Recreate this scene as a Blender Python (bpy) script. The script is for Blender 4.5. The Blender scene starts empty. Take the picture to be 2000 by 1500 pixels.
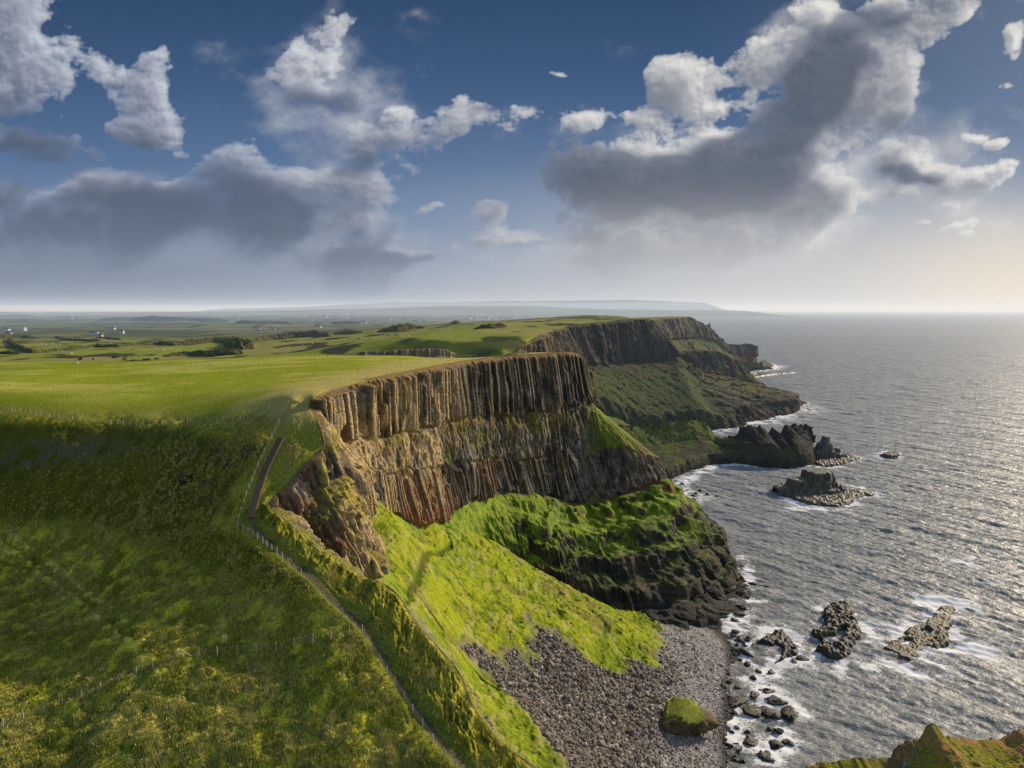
import bpy, math, time
import numpy as np
from mathutils import Vector
T0 = time.time()
rng = np.random.default_rng(7)
C = bpy.context.scene.collection
# ------------------------------------------------------------------ camera frame used to survey the place
H = 118.0; PITCH = math.radians(6.2); F = 1333.33
CP, SP = math.cos(PITCH), math.sin(PITCH)
def ray(px, py):
    cx = (np.asarray(px, float)-1000)/F; cy = (750-np.asarray(py, float))/F
    return cx, CP+cy*SP, -SP+cy*CP
def PD(px, py, Y):
    x, y, z = ray(px, py); k = Y/y
    return np.stack([x*k, y*k, H+z*k], -1)
def PZ(px, py, z0):
    x, y, z = ray(px, py); k = (z0-H)/z
    return np.stack([x*k, y*k, H+z*k], -1)
# ------------------------------------------------------------------ noise
def _h(i, j, k, seed):
    n = (i.astype(np.int64)*374761393 + j.astype(np.int64)*668265263 + k.astype(np.int64)*2147483647 + seed*974634777) & 0xffffffff
    n = ((n ^ (n >> 13))*1274126177) & 0xffffffff
    n = ((n ^ (n >> 16))*2246822519) & 0xffffffff
    return ((n ^ (n >> 15)) & 0xffffff)/float(0xffffff)
def r1(i, seed=0):
    i = np.asarray(i); z = np.zeros_like(i)
    return _h(i, z, z, seed)
def vn2(x, y, seed=0):
    i = np.floor(x); j = np.floor(y); a = x-i; b = y-j
    a = a*a*a*(a*(a*6-15)+10); b = b*b*b*(b*(b*6-15)+10)
    i = i.astype(np.int64); j = j.astype(np.int64); z = np.zeros_like(i)
    v00 = _h(i, j, z, seed); v10 = _h(i+1, j, z, seed); v01 = _h(i, j+1, z, seed); v11 = _h(i+1, j+1, z, seed)
    return (v00*(1-a)+v10*a)*(1-b)+(v01*(1-a)+v11*a)*b
def vn3(x, y, z, seed=0):
    k = np.floor(z); c = z-k; c = c*c*(3-2*c); k = k.astype(np.int64)
    def sl(kk):
        i = np.floor(x); j = np.floor(y); a = x-i; b = y-j
        a = a*a*(3-2*a); b = b*b*(3-2*b)
        i = i.astype(np.int64); j = j.astype(np.int64)
        return (_h(i, j, kk, seed)*(1-a)+_h(i+1, j, kk, seed)*a)*(1-b)+(_h(i, j+1, kk, seed)*(1-a)+_h(i+1, j+1, kk, seed)*a)*b
    return sl(k)*(1-c)+sl(k+1)*c
def fbm2(x, y, o=4, seed=0, g=.5):
    s = 0; a = 1; t = 0
    for n in range(o):
        c, d = math.cos(n*1.1+.3), math.sin(n*1.1+.3)
        s = s+a*vn2((x*c-y*d)*2**n+17.3*n, (x*d+y*c)*2**n, seed+n); t += a; a *= g
    return s/t
def fbm3(x, y, z, o=4, seed=0, g=.5):
    s = 0; a = 1; t = 0
    for n in range(o):
        s = s+a*vn3(x*2**n+7.1*n, y*2**n+3.3*n, z*2**n, seed+n); t += a; a *= g
    return s/t
def ss(a, b, x):
    t = np.clip((x-a)/(b-a), 0, 1); return t*t*(3-2*t)
def lerp(a, b, t): return a+(b-a)*t
def mixc(c, col, m):
    return c*(1-m[..., None])+np.asarray(col)*m[..., None]
# ------------------------------------------------------------------ mesh helpers
def link_mesh(name, V, faces, mat=None, parent=None, col=None, smooth=True):
    """faces: (n,3) or (n,4) int array or list of lists"""
    me = bpy.data.meshes.new(name)
    V = np.asarray(V, np.float32).reshape(-1, 3)
    if isinstance(faces, np.ndarray):
        n, k = faces.shape
        me.vertices.add(len(V)); me.vertices.foreach_set('co', V.ravel())
        me.loops.add(n*k); me.loops.foreach_set('vertex_index', faces.astype(np.int32).ravel())
        me.polygons.add(n); me.polygons.foreach_set('loop_start', np.arange(0, n*k, k, dtype=np.int32))
        me.polygons.foreach_set('loop_total', np.full(n, k, np.int32))
        me.update(calc_edges=True)
    else:
        me.from_pydata(V.tolist(), [], faces); me.update()
    me.polygons.foreach_set('use_smooth', np.full(len(me.polygons), smooth, bool))
    if col is not None:
        a = me.color_attributes.new('tint', 'FLOAT_COLOR', 'POINT')
        cc = np.ones((len(V), 4), np.float32); cc[:, :3] = np.asarray(col).reshape(-1, 3)
        a.data.foreach_set('color', cc.ravel())
    if mat: me.materials.append(mat)
    o = bpy.data.objects.new(name, me); C.objects.link(o)
    if parent: o.parent = parent
    return o
def grid_faces(nu, nv):
    i = np.arange(nu-1)[:, None]; j = np.arange(nv-1)[None, :]
    a = (i*nv+j).ravel()
    return np.stack([a, a+nv, a+nv+1, a+1], -1)
def tag(o, label=None, cat=None, group=None, kind=None):
    if label: o['label'] = label
    if cat: o['category'] = cat
    if group: o['group'] = group
    if kind: o['kind'] = kind
    return o
def empty(name, loc, label, cat, group=None, rz=0):
    o = bpy.data.objects.new(name, None); C.objects.link(o); o.empty_display_size = .1
    o.location = Vector([float(v) for v in loc]); o.rotation_euler = (0, 0, rz)
    return tag(o, label, cat, group)
# ------------------------------------------------------------------ materials
def nodes(mat):
    mat.use_nodes = True; nt = mat.node_tree; nt.nodes.clear(); return nt
def surf_mat(name, fine=3.0, contrast=.5, bump=.3, bumpdist=.2, bscale=6.0, rough=.9, stretch=(1, 1, 1), spec=.2, sheen=0):
    m = bpy.data.materials.new(name); nt = nodes(m); N = nt.nodes; L = nt.links
    out = N.new('ShaderNodeOutputMaterial'); b = N.new('ShaderNodeBsdfPrincipled'); L.new(b.outputs[0], out.inputs[0])
    at = N.new('ShaderNodeAttribute'); at.attribute_name = 'tint'
    g = N.new('ShaderNodeNewGeometry'); mp = N.new('ShaderNodeMapping'); mp.inputs['Scale'].default_value = stretch
    L.new(g.outputs['Position'], mp.inputs[0])
    n1 = N.new('ShaderNodeTexNoise'); n1.inputs['Scale'].default_value = fine; n1.inputs['Detail'].default_value = 5; n1.inputs['Roughness'].default_value = .65
    L.new(mp.outputs[0], n1.inputs['Vector'])
    mr = N.new('ShaderNodeMapRange'); mr.inputs[1].default_value = .3; mr.inputs[2].default_value = .7
    mr.inputs[3].default_value = 1-contrast; mr.inputs[4].default_value = 1+contrast
    L.new(n1.outputs[0], mr.inputs[0])
    mx = N.new('ShaderNodeVectorMath'); mx.operation = 'SCALE'
    L.new(at.outputs['Color'], mx.inputs[0]); L.new(mr.outputs[0], mx.inputs['Scale']); L.new(mx.outputs[0], b.inputs['Base Color'])
    b.inputs['Roughness'].default_value = rough; b.inputs['Specular IOR Level'].default_value = spec
    if bump:
        n2 = N.new('ShaderNodeTexNoise'); n2.inputs['Scale'].default_value = bscale; n2.inputs['Detail'].default_value = 6; n2.inputs['Roughness'].default_value = .7
        L.new(mp.outputs[0], n2.inputs['Vector'])
        bp = N.new('ShaderNodeBump'); bp.inputs['Strength'].default_value = bump; bp.inputs['Distance'].default_value = bumpdist
        L.new(n2.outputs[0], bp.inputs['Height']); L.new(bp.outputs[0], b.inputs['Normal'])
    return m
def plain(name, col, rough=.7, var=.25, scale=8):
    m = bpy.data.materials.new(name); nt = nodes(m); N = nt.nodes; L = nt.links
    out = N.new('ShaderNodeOutputMaterial'); b = N.new('ShaderNodeBsdfPrincipled'); L.new(b.outputs[0], out.inputs[0])
    n = N.new('ShaderNodeTexNoise'); n.inputs['Scale'].default_value = scale; tc = N.new('ShaderNodeNewGeometry'); L.new(tc.outputs['Position'], n.inputs['Vector'])
    r = N.new('ShaderNodeValToRGB'); r.color_ramp.elements[0].position = .3; r.color_ramp.elements[1].position = .7
    r.color_ramp.elements[0].color = (*[c*(1-var) for c in col], 1); r.color_ramp.elements[1].color = (*[min(1, c*(1+var)) for c in col], 1)
    L.new(n.outputs[0], r.inputs[0]); L.new(r.outputs[0], b.inputs['Base Color']); b.inputs['Roughness'].default_value = rough
    b.inputs['Specular IOR Level'].default_value = .2
    return m
M_grass = surf_mat('grass_turf', fine=2.2, contrast=.5, bump=1, bumpdist=.5, bscale=2.6, rough=1, spec=.05)
M_far = surf_mat('far_land', fine=.02, contrast=.3, bump=.6, bumpdist=2, bscale=.12, rough=1, spec=.05)
M_rock = surf_mat('basalt', fine=2.0, contrast=.6, bump=1, bumpdist=.4, bscale=2.8, rough=.9, stretch=(1, 1, .45), spec=.25)
M_farrock = surf_mat('far_basalt', fine=.35, contrast=.6, bump=1, bumpdist=2.0, bscale=.5, rough=.95, stretch=(1, 1, .4), spec=.15)
M_scree = surf_mat('shingle', fine=3.0, contrast=.6, bump=1, bumpdist=.4, bscale=2.5, rough=.9)
M_wetrock = surf_mat('wet_black_rock', fine=1.5, contrast=.5, bump=.9, bumpdist=.35, bscale=2.2, rough=.55, spec=.4)
# ------------------------------------------------------------------ the cliff edge, surveyed: (px, py, distance)
def zfix(px, py, z):  # distance from height
    p = PZ(px, py, z); return (px, py, float(p[1]))
LIP = [(1120, 1620, 76), (1043, 1500, 87), (985, 1455, 91), (950, 1416, 94), (924, 1378, 97), (904, 1325, 100.5), (880, 1290, 103), (852, 1259, 105.5), (817, 1220, 109), (780, 1164, 114), (750, 1140, 116.5), (714, 1131, 118.5),
       (640, 1082, 125), (575, 1030, 131), (522, 985, 136), (535, 968, 138), (562, 942, 141), (598, 900, 145.5), (632, 874, 149), (622, 826, 154), (604, 792, 160)]
LIPT = [(612, 776), (650, 761), (700, 748), (735, 739), (800, 727), (860, 715), (900, 708), (960, 698), (1000, 694), (1060, 690), (1105, 687.5)]
L0 = [PD(*p) for p in LIP]+[PZ(a, b, 97.5) for a, b in LIPT]
NMAIN = len(L0)
# ------------------------------------------------------------------ thin plate height functions
def tps_fit(q, z, lam=1e-6):
    d = np.linalg.norm(q[:, None]-q[None], axis=-1)
    K = np.where(d > 0, d*d*np.log(d+1e-12), 0)+lam*np.eye(len(q))
    Pm = np.c_[np.ones(len(q)), q]; n = len(q)
    A = np.zeros((n+3, n+3)); A[:n, :n] = K; A[:n, n:] = Pm; A[n:, :n] = Pm.T
    w = np.linalg.solve(A, np.r_[z, 0, 0, 0])
    def f(Q):
        Q = np.asarray(Q); sh = Q.shape[:-1]; Q = Q.reshape(-1, 2); out = np.empty(len(Q))
        for a in range(0, len(Q), 40000):
            B = Q[a:a+40000]; dd = np.linalg.norm(B[:, None]-q[None], axis=-1)
            out[a:a+40000] = np.where(dd > 0, dd*dd*np.log(dd+1e-12), 0) @ w[:n]+w[n]+B @ w[n+1:]
        return out.reshape(sh)
    return f
def warp(x, y): return np.stack([x/(y+20)*1.3, np.log(y+20)], -1)
ctrl = [*[tuple(p) for p in L0]]
for p in [(889, 1500, 86), (806, 1392, 95), (727, 1271, 104), (688, 1220, 108), (602, 1138, 116), (541, 1082, 124), (465, 1031, 131.5), (500, 970, 137), (525, 905, 145), (550, 855, 150.5), (566, 800, 157.5), (575, 780, 161),
(6, 1418, 97), (159, 1361, 101), (350, 1280, 106), (500, 1274, 106), (0, 1500, 88), (200, 1500, 87), (450, 1500, 86.5), (650, 1400, 93), (-250, 1300, 112), (-250, 1700, 76), (500, 1700, 75), (0, 1750, 74), (900, 1700, 76),
          (0, 1200, 127), (300, 1190, 118), (560, 1180, 113), (-250, 1100, 150), (0, 1080, 149), (200, 1080, 143), (400, 1080, 131), (0, 950, 163), (200, 940, 160), (400, 940, 148), (470, 930, 143), (0, 860, 173), (200, 850, 172), (400, 850, 160), (505, 850, 151), (-300, 860, 175), (-300, 1000, 160),
          (0, 803, 184), (130, 818, 178), (260, 829, 174), (400, 822, 168), (540, 816, 158), (300, 775, 200), (100, 765, 210), (500, 770, 180), (-300, 790, 205), (0, 730, 265), (300, 735, 250), (550, 735, 225), (0, 716, 295), (300, 704, 322), (600, 693, 338), (800, 697, 318)]:
    ctrl.append(tuple(PD(*p)))
wp = lambda px, D, z: ((px-1000)/F*D, D, z)
for px in (-150, 100, 300, 500): ctrl += [wp(px, 390, 88), wp(px, 470, 83), wp(px, 650, 80), wp(px, 950, 74), wp(px, 1500, 62), wp(px, 2600, 45), wp(px, 5000, 30), wp(px, 10000, 22), wp(px, 20000, 30)]
ctrl += [wp(650, 380, 92), wp(780, 365, 89), wp(900, 365, 88), wp(960, 370, 87), wp(650, 460, 83), wp(800, 460, 82), wp(930, 455, 80), wp(985, 450, 80),
         wp(640, 600, 86), wp(800, 500, 94), wp(900, 500, 93.5), wp(980, 480, 92), wp(700, 800, 87), wp(850, 800, 94), wp(980, 800, 101), wp(700, 1200, 82), wp(900, 1200, 94), wp(1060, 1200, 104),
         wp(1200, 1300, 106), wp(1100, 900, 104), wp(800, 1700, 75), wp(1000, 1800, 80), wp(1100, 1800, 80), wp(700, 2600, 50), wp(1000, 2800, 45), wp(700, 5000, 25), wp(1000, 5000, 22), wp(700, 10000, 30), wp(1000, 10000, 22),
         wp(1100, 12000, 20), wp(800, 20000, 60), wp(1100, 20000, 50)]
# lip beyond the headland corner: world (x, y, z)
LIP2 = [PD(1118, 690, 343), PD(1112, 693, 349), np.array((8., 358, 95)), np.array((-30., 385, 91)), np.array((-42., 415, 86)), np.array((-30., 440, 84)), PD(985, 693, 455), PD(1000, 690, 462), PD(1020, 676, 480), PD(1050, 656, 560), PD(1085, 645, 640), PD(1098, 642, 700), PD(1108, 636, 760),
        PD(1180, 628, 810), PD(1262, 623, 855), PD(1270, 625, 872), np.array((185., 890, 100)), PD(1285, 622, 1000), PD(1343, 618, 1120), PD(1347, 620, 1150), np.array((250., 1200, 98)), np.array((200., 1400, 90)), np.array((160., 1900, 60)), np.array((140., 2800, 20)), np.array((160., 3800, 4))]
ctrl += [tuple(p) for p in LIP2]
LIPALL = np.array(L0+LIP2)
far_coast = np.array([(300, 6000, -1), (500, 8500, -1), (900, 10500, -1), (2200, 14500, -1), (4300, 17500, -1), (5200, 19000, -1), (5000, 21000, -1), (3000, 26000, -1), (0, 32000, -1)], float)
ctrl = np.array(ctrl, float)
_f = tps_fit(warp(ctrl[:, 0], ctrl[:, 1]), ctrl[:, 2])
def bumps(x, y):
    a = ss(185, 250, y)*(1-ss(1200, 2500, y))
    n = (fbm2(x/38, y/38, 3, 5)-.5)*3.2*a*ss(350, 500, y)+(fbm2(x/26, y/40, 2, 15)-.5)*.9*a
    n = n+(fbm2(x/500, y/700, 3, 25)-.5)*40*ss(1500, 4000, y)*(x < 1e9)
    n = n+(fbm2(x/2500, y/3500, 3, 35)-.5)*70*ss(9000, 16000, y)
    return n
def ground(x, y, lipfade=None):
    z = _f(warp(x, y))
    return z
LY = np.r_[LIPALL[:, 1], far_coast[:, 1]]; LX = np.r_[LIPALL[:, 0], far_coast[:, 0]]; LZ = np.r_[LIPALL[:, 2], far_coast[:, 2]]
def lip_x(y): return np.interp(y, LY, LX)
def lip_z(y): return np.interp(y, LY, LZ)
def ground_z(x, y):
    x = np.asarray(x, float); y = np.asarray(y, float)
    d = np.maximum(lip_x(y)-x, 0)
    k = 1-np.exp(-d/np.maximum(6, y*.02))
    z = np.clip(_f(warp(x, y)), -5, 125)+bumps(x, y)*k
    zl = lip_z(y)
    shore = np.exp(-d/np.maximum(2.5, (y-1500)*.12))
    z = np.where(y > 3000, np.maximum(z, 6), z)
    z = lerp(z, zl, shore)
    return z
def hit(px, py, fn, d0=70, d1=20000, n=700):
    """first point along the ray (px,py) that meets the height function"""
    D = np.geomspace(d0, d1, n); P = PD(np.full(n, px), np.full(n, py), D)
    g = P[:, 2]-fn(P[:, 0], P[:, 1])
    i = np.argmax(g < 0)
    if g[i] >= 0: return P[-1]
    if i == 0: return P[0]
    t = g[i-1]/(g[i-1]-g[i]); p = P[i-1]*(1-t)+P[i]*t
    p[2] = fn(p[0:1], p[1:2])[0]; return p
def seg_dist(x, y, pts):
    d = np.full(np.shape(x), 1e9); pts = np.asarray(pts)
    for a, b in zip(pts[:-1], pts[1:]):
        v = b[:2]-a[:2]; L2 = max(v @ v, 1e-9)
        t = np.clip(((x-a[0])*v[0]+(y-a[1])*v[1])/L2, 0, 1)
        d = np.minimum(d, np.hypot(x-a[0]-t*v[0], y-a[1]-t*v[1]))
    return d
PATHPX = [(915, 1515), (905, 1497), (852, 1434), (810, 1378), (768, 1315), (733, 1252), (694, 1206), (652, 1171), (600, 1119), (565, 1090), (535, 1066), (500, 1031), (490, 1012)]
STAIRPX = [(490, 1010), (500, 972), (512, 935), (525, 905), (538, 878), (549, 856)]
FENCE1PX = [(889, 1500), (867, 1476), (846, 1450), (826, 1420), (806, 1392), (790, 1366), (772, 1339), (756, 1316), (742, 1293), (727, 1271), (713, 1245), (687, 1220), (669, 1203), (651, 1185), (634, 1170), (617, 1154), (602, 1138), (588, 1125), (575, 1113), (563, 1102), (552, 1091), (541, 1082), (531, 1075), (522, 1068), (513, 1061), (503, 1053), (494, 1047), (485, 1042), (475, 1037), (465, 1031)]
FENCE2PX = [(467, 1016), (471, 1002), (476, 987), (481, 972), (487, 957), (492, 943), (498, 928), (504, 914), (510, 900), (517, 886), (524, 871), (531, 858), (538, 845), (545, 830), (551, 817), (557, 804), (562, 792), (567, 781), (571, 772)]
def poly_hits(pts, fn=ground_z, **k): return np.array([hit(a, b, fn, **k) for a, b in pts])
path_w = poly_hits(PATHPX); stair_w = poly_hits(STAIRPX)
def rs(seed): return np.random.default_rng(seed)
# ------------------------------------------------------------------ NEAR + MID GROUND
lit_g = np.array((.31, .27, .018)); tall_g = np.array((.21, .21, .035)); dark_g = np.array((.085, .09, .014)); straw = np.array((.46, .40, .13)); brown = np.array((.20, .12, .05)); yellowg = np.array((.44, .38, .025))
def build_ground(name, ys, umap, mat, near):
    nu = len(umap)
    y = np.repeat(ys[:, None], nu, 1); lx = lip_x(ys)[:, None]
    left = (-0.95*ys-30)[:, None]
    x = lx+(left-lx)*umap[None, :]
    z = ground_z(x, y)
    d = lx-x
    col = np.broadcast_to(lit_g, x.shape+(3,)).copy()
    n1 = fbm2(x/9, y/9, 4, 51); n2 = fbm2(x/2.2, y/2.2, 4, 52); n3 = fbm2(x/.6, y/.6, 3, 53); n4 = fbm2(x/25, y/25, 3, 54)
    if near:
        # long rough grass on the slope; tussocks on the ridge beside the cliff
        dp = seg_dist(x, y, path_w); ds = seg_dist(x, y, stair_w)
        dpa = np.minimum(dp, ds)
        west = ss(3, 9, d-ss(130, 165, y)*4)
        fade = np.maximum((1-ss(150, 158, y)), (1-ss(87.5, 91.5, z))*west)*(1-ss(175, 190, y))
        ridge = (1-ss(9, 13, d))*(1-ss(136, 142, y)) * ss(.2, 1.6, d)
        # tussocks along the contour: stretched noise
        tu = fbm2((x+y*.25)/.75, (y-x*.5)/1.9, 3, 61); tu2 = fbm2((x+y*.25)/2.0, (y-x*.5)/4, 2, 62)
        z = z+ridge*ss(1.0, 2.4, dpa)*(((1-abs(2*tu-1))-.5)*1.2+(tu2-.5)*1.6)
        rough = ss(.9, 3, dpa)*(1-ridge)*ss(0, 2, d)
        low = (1-ss(105, 112, y))
        z = z+rough*fade*((n3-.5)*.34+(n2-.5)*(.5+.35*low))
        z = z+(n1-.5)*2.4*fade*ss(2, 8, dpa)*ss(1, 6, d)
        z = z-.25*(1-ss(.5, 1.3, dp))
        # colours
        m = ss(.42, .68, n2*.6+n1*.4)
        col = mixc(col, tall_g*.95, (1-m)*.7)
        col = mixc(col, yellowg, ss(.5, .72, n4*.5+n2*.5)*.6)
        col = mixc(col, straw, ss(.56, .72, n3*.55+n1*.45)*.55*(1-ss(112, 128, y)))
        col = mixc(col, dark_g, ss(.52, .75, 1-n2)*.6)
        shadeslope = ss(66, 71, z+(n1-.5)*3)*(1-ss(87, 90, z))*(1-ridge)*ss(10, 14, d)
        col = mixc(col, dark_g*.9, shadeslope*.75)  # shade on the bank painted into the turf colour
        pk = PD(400, 930, 149); rb = np.exp(-(((x-pk[0]-3)/16)**2+((y-pk[1])/8)**2))
        col = mixc(col, np.array((.085, .05, .03)), np.clip(rb*.8*ss(.35, .6, n2*.5+n1*.5), 0, 1))
        pk = PD(378, 905, 152); rb = np.exp(-(((x-pk[0])/4)**2+((y-pk[1])/2.0)**2)); z = z-rb*1.5
        col = mixc(col, np.array((.08, .03, .018)), np.clip(rb*1.0, 0, 1))
        pk = PD(100, 890, 168); rb = np.exp(-(((x-pk[0])/22)**2+((y-pk[1])/3.5)**2))
        col = mixc(col, np.array((.13, .12, .075)), np.clip(rb*ss(.4, .55, n2), 0, 1)*.8)
        # shoulder between stairs and the cliff edge: brown and olive
        sh = ss(134, 139, y)*(1-ss(158, 162, y))*(1-ss(9, 12, d))
        col = mixc(col, np.array((.15, .15, .02)), sh*.9); col = mixc(col, np.array((.17, .11, .035)), sh*ss(.4, .62, n2*.5+n1*.5)*.8)
        col = mixc(col, np.array((.36, .34, .04)), ridge*.9*ss(.25, .55, n2)); col = mixc(col, np.array((.22, .17, .06)), (1-ss(0, 1.2, d))*(1-sh)*ss(.35, .6, n2)*(1-ss(150, 160, y)))
        top_ = ss(89, 91.5, z+(n1-.5)*2)*ss(150, 160, y)*ss(0, .5, d)
        ff = np.broadcast_to(np.array((.29, .32, .022)), x.shape+(3,)).copy(); streak = fbm2(x/40, y/8, 3, 72); big_ = fbm2(x/70, y/50, 3, 71)
        ff = mixc(ff, np.array((.50, .46, .12)), ss(.42, .66, streak*.6+n1*.4)*.6); ff = mixc(ff, np.array((.17, .22, .015)), ss(.48, .70, 1-big_)*.6); ff = mixc(ff, np.array((.48, .40, .13)), (1-ss(10, 30, d+(n1-.5)*18))*.85)
        ff = mixc(ff, np.array((.3, .28, .07)), (1-ss(90, 92.5, z))*.6)
        col = col*(1-top_[..., None])+ff*top_[..., None]
        # rabbit tracks / old dyke
        tr = poly_hits([(0, 1050), (60, 1090), (130, 1140), (190, 1185), (235, 1225), (270, 1255)])
        dt = seg_dist(x, y, tr); dt = dt+(n2-.5)*1.2; z = z-.35*(1-ss(.1, .7, dt))+.15*(1-ss(.3, .9, abs(dt-1.1))); col = mixc(col, dark_g*.7, (1-ss(.05, .35, dt))*.5); col = mixc(col, straw, (1-ss(.2, .5, abs(dt-1.1)))*.5*ss(.4, .6, n3))
        tr = poly_hits([(0, 1100), (40, 1112), (80, 1118)]); dt = seg_dist(x, y, tr); col = mixc(col, dark_g*.5, (1-ss(.15, .5, dt))*.8)
        col = col*(1+.9*fade*(1-shadeslope)*(1-ridge))[..., None]  # sunlight put into the colour: hillside outside the shaded bank brightened
        sp = ss(.74, .8, fbm2(x/.7, y/.7, 2, 58))*np.exp(-(((x+62)/26)**2+((z-83+(x+60)*.08)/5)**2))*ss(12, 16, d); col = mixc(col, np.array((.30, .29, .28)), sp*.7)
        pathm = (1-ss(.3, .8, dp+(n3-.5)*.7+(n2-.5)*.5))
        col = mixc(col, np.array((.12, .10, .065)), pathm*.85)
        col = mixc(col, np.array((.17, .2, .03)), (1-ss(.9, 2.6, dp))*(1-pathm)*.8)
    else:
        big = fbm2(x/70, y/50, 3, 71)
        streak = fbm2(x/40, y/8, 3, 72)
        lit2 = np.array((.29, .32, .022))
        col = np.broadcast_to(lit2, x.shape+(3,)).copy()
        col = mixc(col, np.array((.50, .46, .12)), ss(.42, .66, streak*.6+n1*.4)*.6)
        col = mixc(col, np.array((.17, .22, .015)), ss(.48, .70, 1-big)*.6)
        col = mixc(col, np.array((.48, .40, .13)), (1-ss(10, 30, d+(n1-.5)*18))*(y < 1300)*.85)
        col = mixc(col, brown*1.2, (1-ss(1.5, 5, d+(n2-.5)*3))*(y < 1300)*.85)
        col = mixc(col, np.array((.11, .12, .025)), ss(160, 156, y)*.0)
        # the far side: rough pasture and walled fields
        fa = ss(380, 430, y)
        rp = fbm2(x/60, y/60, 4, 81)
        far = mixc(np.broadcast_to(np.array((.20, .24, .03)), x.shape+(3,)).copy(), np.array((.27, .24, .07)), ss(.4, .62, rp))
        far = mixc(far, np.array((.045, .05, .02)), ss(.56, .66, fbm2(x/30, y/55, 4, 82)))
        fk = ss(800, 1500, y)
        # fields: jittered cells stretched across the view
        cw = 170+y*.035; cx_ = x/cw+.35*fbm2(y/600, x/600, 2, 8); cy_ = y/(cw*1.1)+.3*fbm2(x/700, y/700, 2, 9)
        ci = np.floor(cx_+.5*(np.floor(cy_) % 2)); cj = np.floor(cy_)
        rr = _h(ci.astype(np.int64), cj.astype(np.int64), np.zeros_like(ci, dtype=np.int64), 91)
        fx = (cx_+.5*(np.floor(cy_) % 2)) % 1; fy = cy_ % 1
        edge = np.minimum(np.minimum(fx, 1-fx), np.minimum(fy, 1-fy))
        fld = np.array((.09, .115, .03))*(.65+.8*rr[..., None]); fld = mixc(fld, np.array((.15, .14, .06)), (rr > .8)*.8); fld = mixc(fld, np.array((.05, .06, .03)), (rr < .2)*.7)  # far fields painted dark, as if under cloud shadow
        fld = mixc(fld, np.array((.022, .03, .014)), 1-ss(.03, .08, edge+(n4-.5)*.04))
        far = far*(1-fk[..., None])+fld*fk[..., None]
        col = col*(1-fa[..., None])+far*fa[..., None]
        # dark slope of the side valley
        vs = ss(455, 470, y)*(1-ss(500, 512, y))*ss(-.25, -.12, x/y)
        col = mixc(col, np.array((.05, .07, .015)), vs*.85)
        col = mixc(col, lit2, 0*vs)
    V = np.stack([x, y, z], -1)
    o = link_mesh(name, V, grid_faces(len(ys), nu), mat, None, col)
    return tag(o, kind='structure')
u1 = np.r_[np.linspace(0, .12, 140)[:-1], np.linspace(.12, 1, 620)]
YSPLIT = 200.0
g = build_ground('ground', np.geomspace(74, YSPLIT, 700), u1, M_grass, True)
tag(g, 'rough grassy hillside with tussocky ridge, dark shaded bank below the stairs', 'hillside')
u2 = np.r_[np.linspace(0, .1, 90)[:-1], np.linspace(.1, 1, 330)]
ys2 = np.r_[np.geomspace(YSPLIT, 340, 260)[:-1], np.geomspace(340, 1400, 420)]
g = build_ground('fields', ys2, u2, M_grass, False)
tag(g, 'flat green clifftop fields and rough pasture rolling inland', 'fields')
g = build_ground('land', np.geomspace(1400, 31000, 420), np.linspace(0, 1, 420), M_far, False)
tag(g, 'distant patchwork farmland reaching to the bay', 'farmland')
print('ground', time.time()-T0)
# ------------------------------------------------------------------ SLOPE, SCREE, BEACH (one sheet of land under the cliff)
sc = [(700,1010,63),(760,1000,61),(830,1035,46),(850,1030,44),(905,1050,38),(720,1100,56.7),(800,1150,48.5),(800,1050,49.6),(900,1100,38),(900,1200,33),(1000,1150,26),(900,1270,30.7),(1000,1250,23.6),(1100,1250,18.8),
      (1100,1170,17.5),(1200,1230,12.0),(1290,1310,6),(1200,1320,9.5),(1000,1400,22.0),(1100,1400,13.6),(1100,1490,17),(1000,1480,22.8),(900,1400,29.5),(820,1250,44),(1200,1450,11),(1300,1450,4.5),(1280,1520,5),(1400,1400,.9),(1395,1250,1.2),(1425,1300,.3),
      (1425,1500,.2),(1300,1260,4.2),(1350,1250,3),(1500,1500,-2.5),(1500,1300,-2.5),(1450,1220,-1.5),(1500,1200,-3),(1600,1100,-4),(1600,1700,-4),(1100,1800,14),(1300,1800,3)]
SC = np.array([PZ(a, b, c) for a, b, c in sc]+[(-20, 110, 46), (-30, 150, 58), (-14, 262, 30), (-5, 85, 36), (40, 330, 2), (15, 76, 28), (0, 276, 17), (30, 276, 3), (55, 266, -1), (-25, 300, 20)]+[tuple(PZ(1050, 1110, 19)), tuple(PZ(950, 1050, 31)), tuple(PZ(1130, 1160, 13))])
_fs = tps_fit(SC[:, :2]/50, SC[:, 2])
def slope_z(x, y):
    return np.clip(_fs(np.stack([np.asarray(x), np.asarray(y)], -1)/50), -6, 80)
GREENPX = [(690, 1000), (714, 1131), (752, 1140), (806, 1189), (852, 1259), (880, 1290), (924, 1378), (985, 1465), (1045, 1500), (1080, 1560), (1130, 1540), (1105, 1490), (1095, 1465), (1065, 1435), (1040, 1400), (1010, 1372), (980, 1345), (955, 1315), (935, 1290), (905, 1268), (935, 1265), (948, 1278), (975, 1292), (1000, 1310), (985, 1285), (1010, 1280), (1040, 1312), (1020, 1285), (1060, 1290), (1040, 1260), (1035, 1215), (1060, 1225), (1085, 1240), (1130, 1280), (1190, 1315), (1225, 1330), (1222, 1285), (1250, 1290), (1282, 1320), (1288, 1300), (1292, 1262), (1290, 1150), (1250, 1100), (1150, 1040), (1000, 960), (850, 940), (700, 900)]
def in_poly(x, y, poly):
    c = np.zeros(np.shape(x), bool); n = len(poly); j = n-1
    for i in range(n):
        a, b = poly[i], poly[j]
        m = ((a[1] > y) != (b[1] > y)) & (x < (b[0]-a[0])*(y-a[1])/(b[1]-a[1]+1e-12)+a[0]); c ^= m; j = i
    return c
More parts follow.
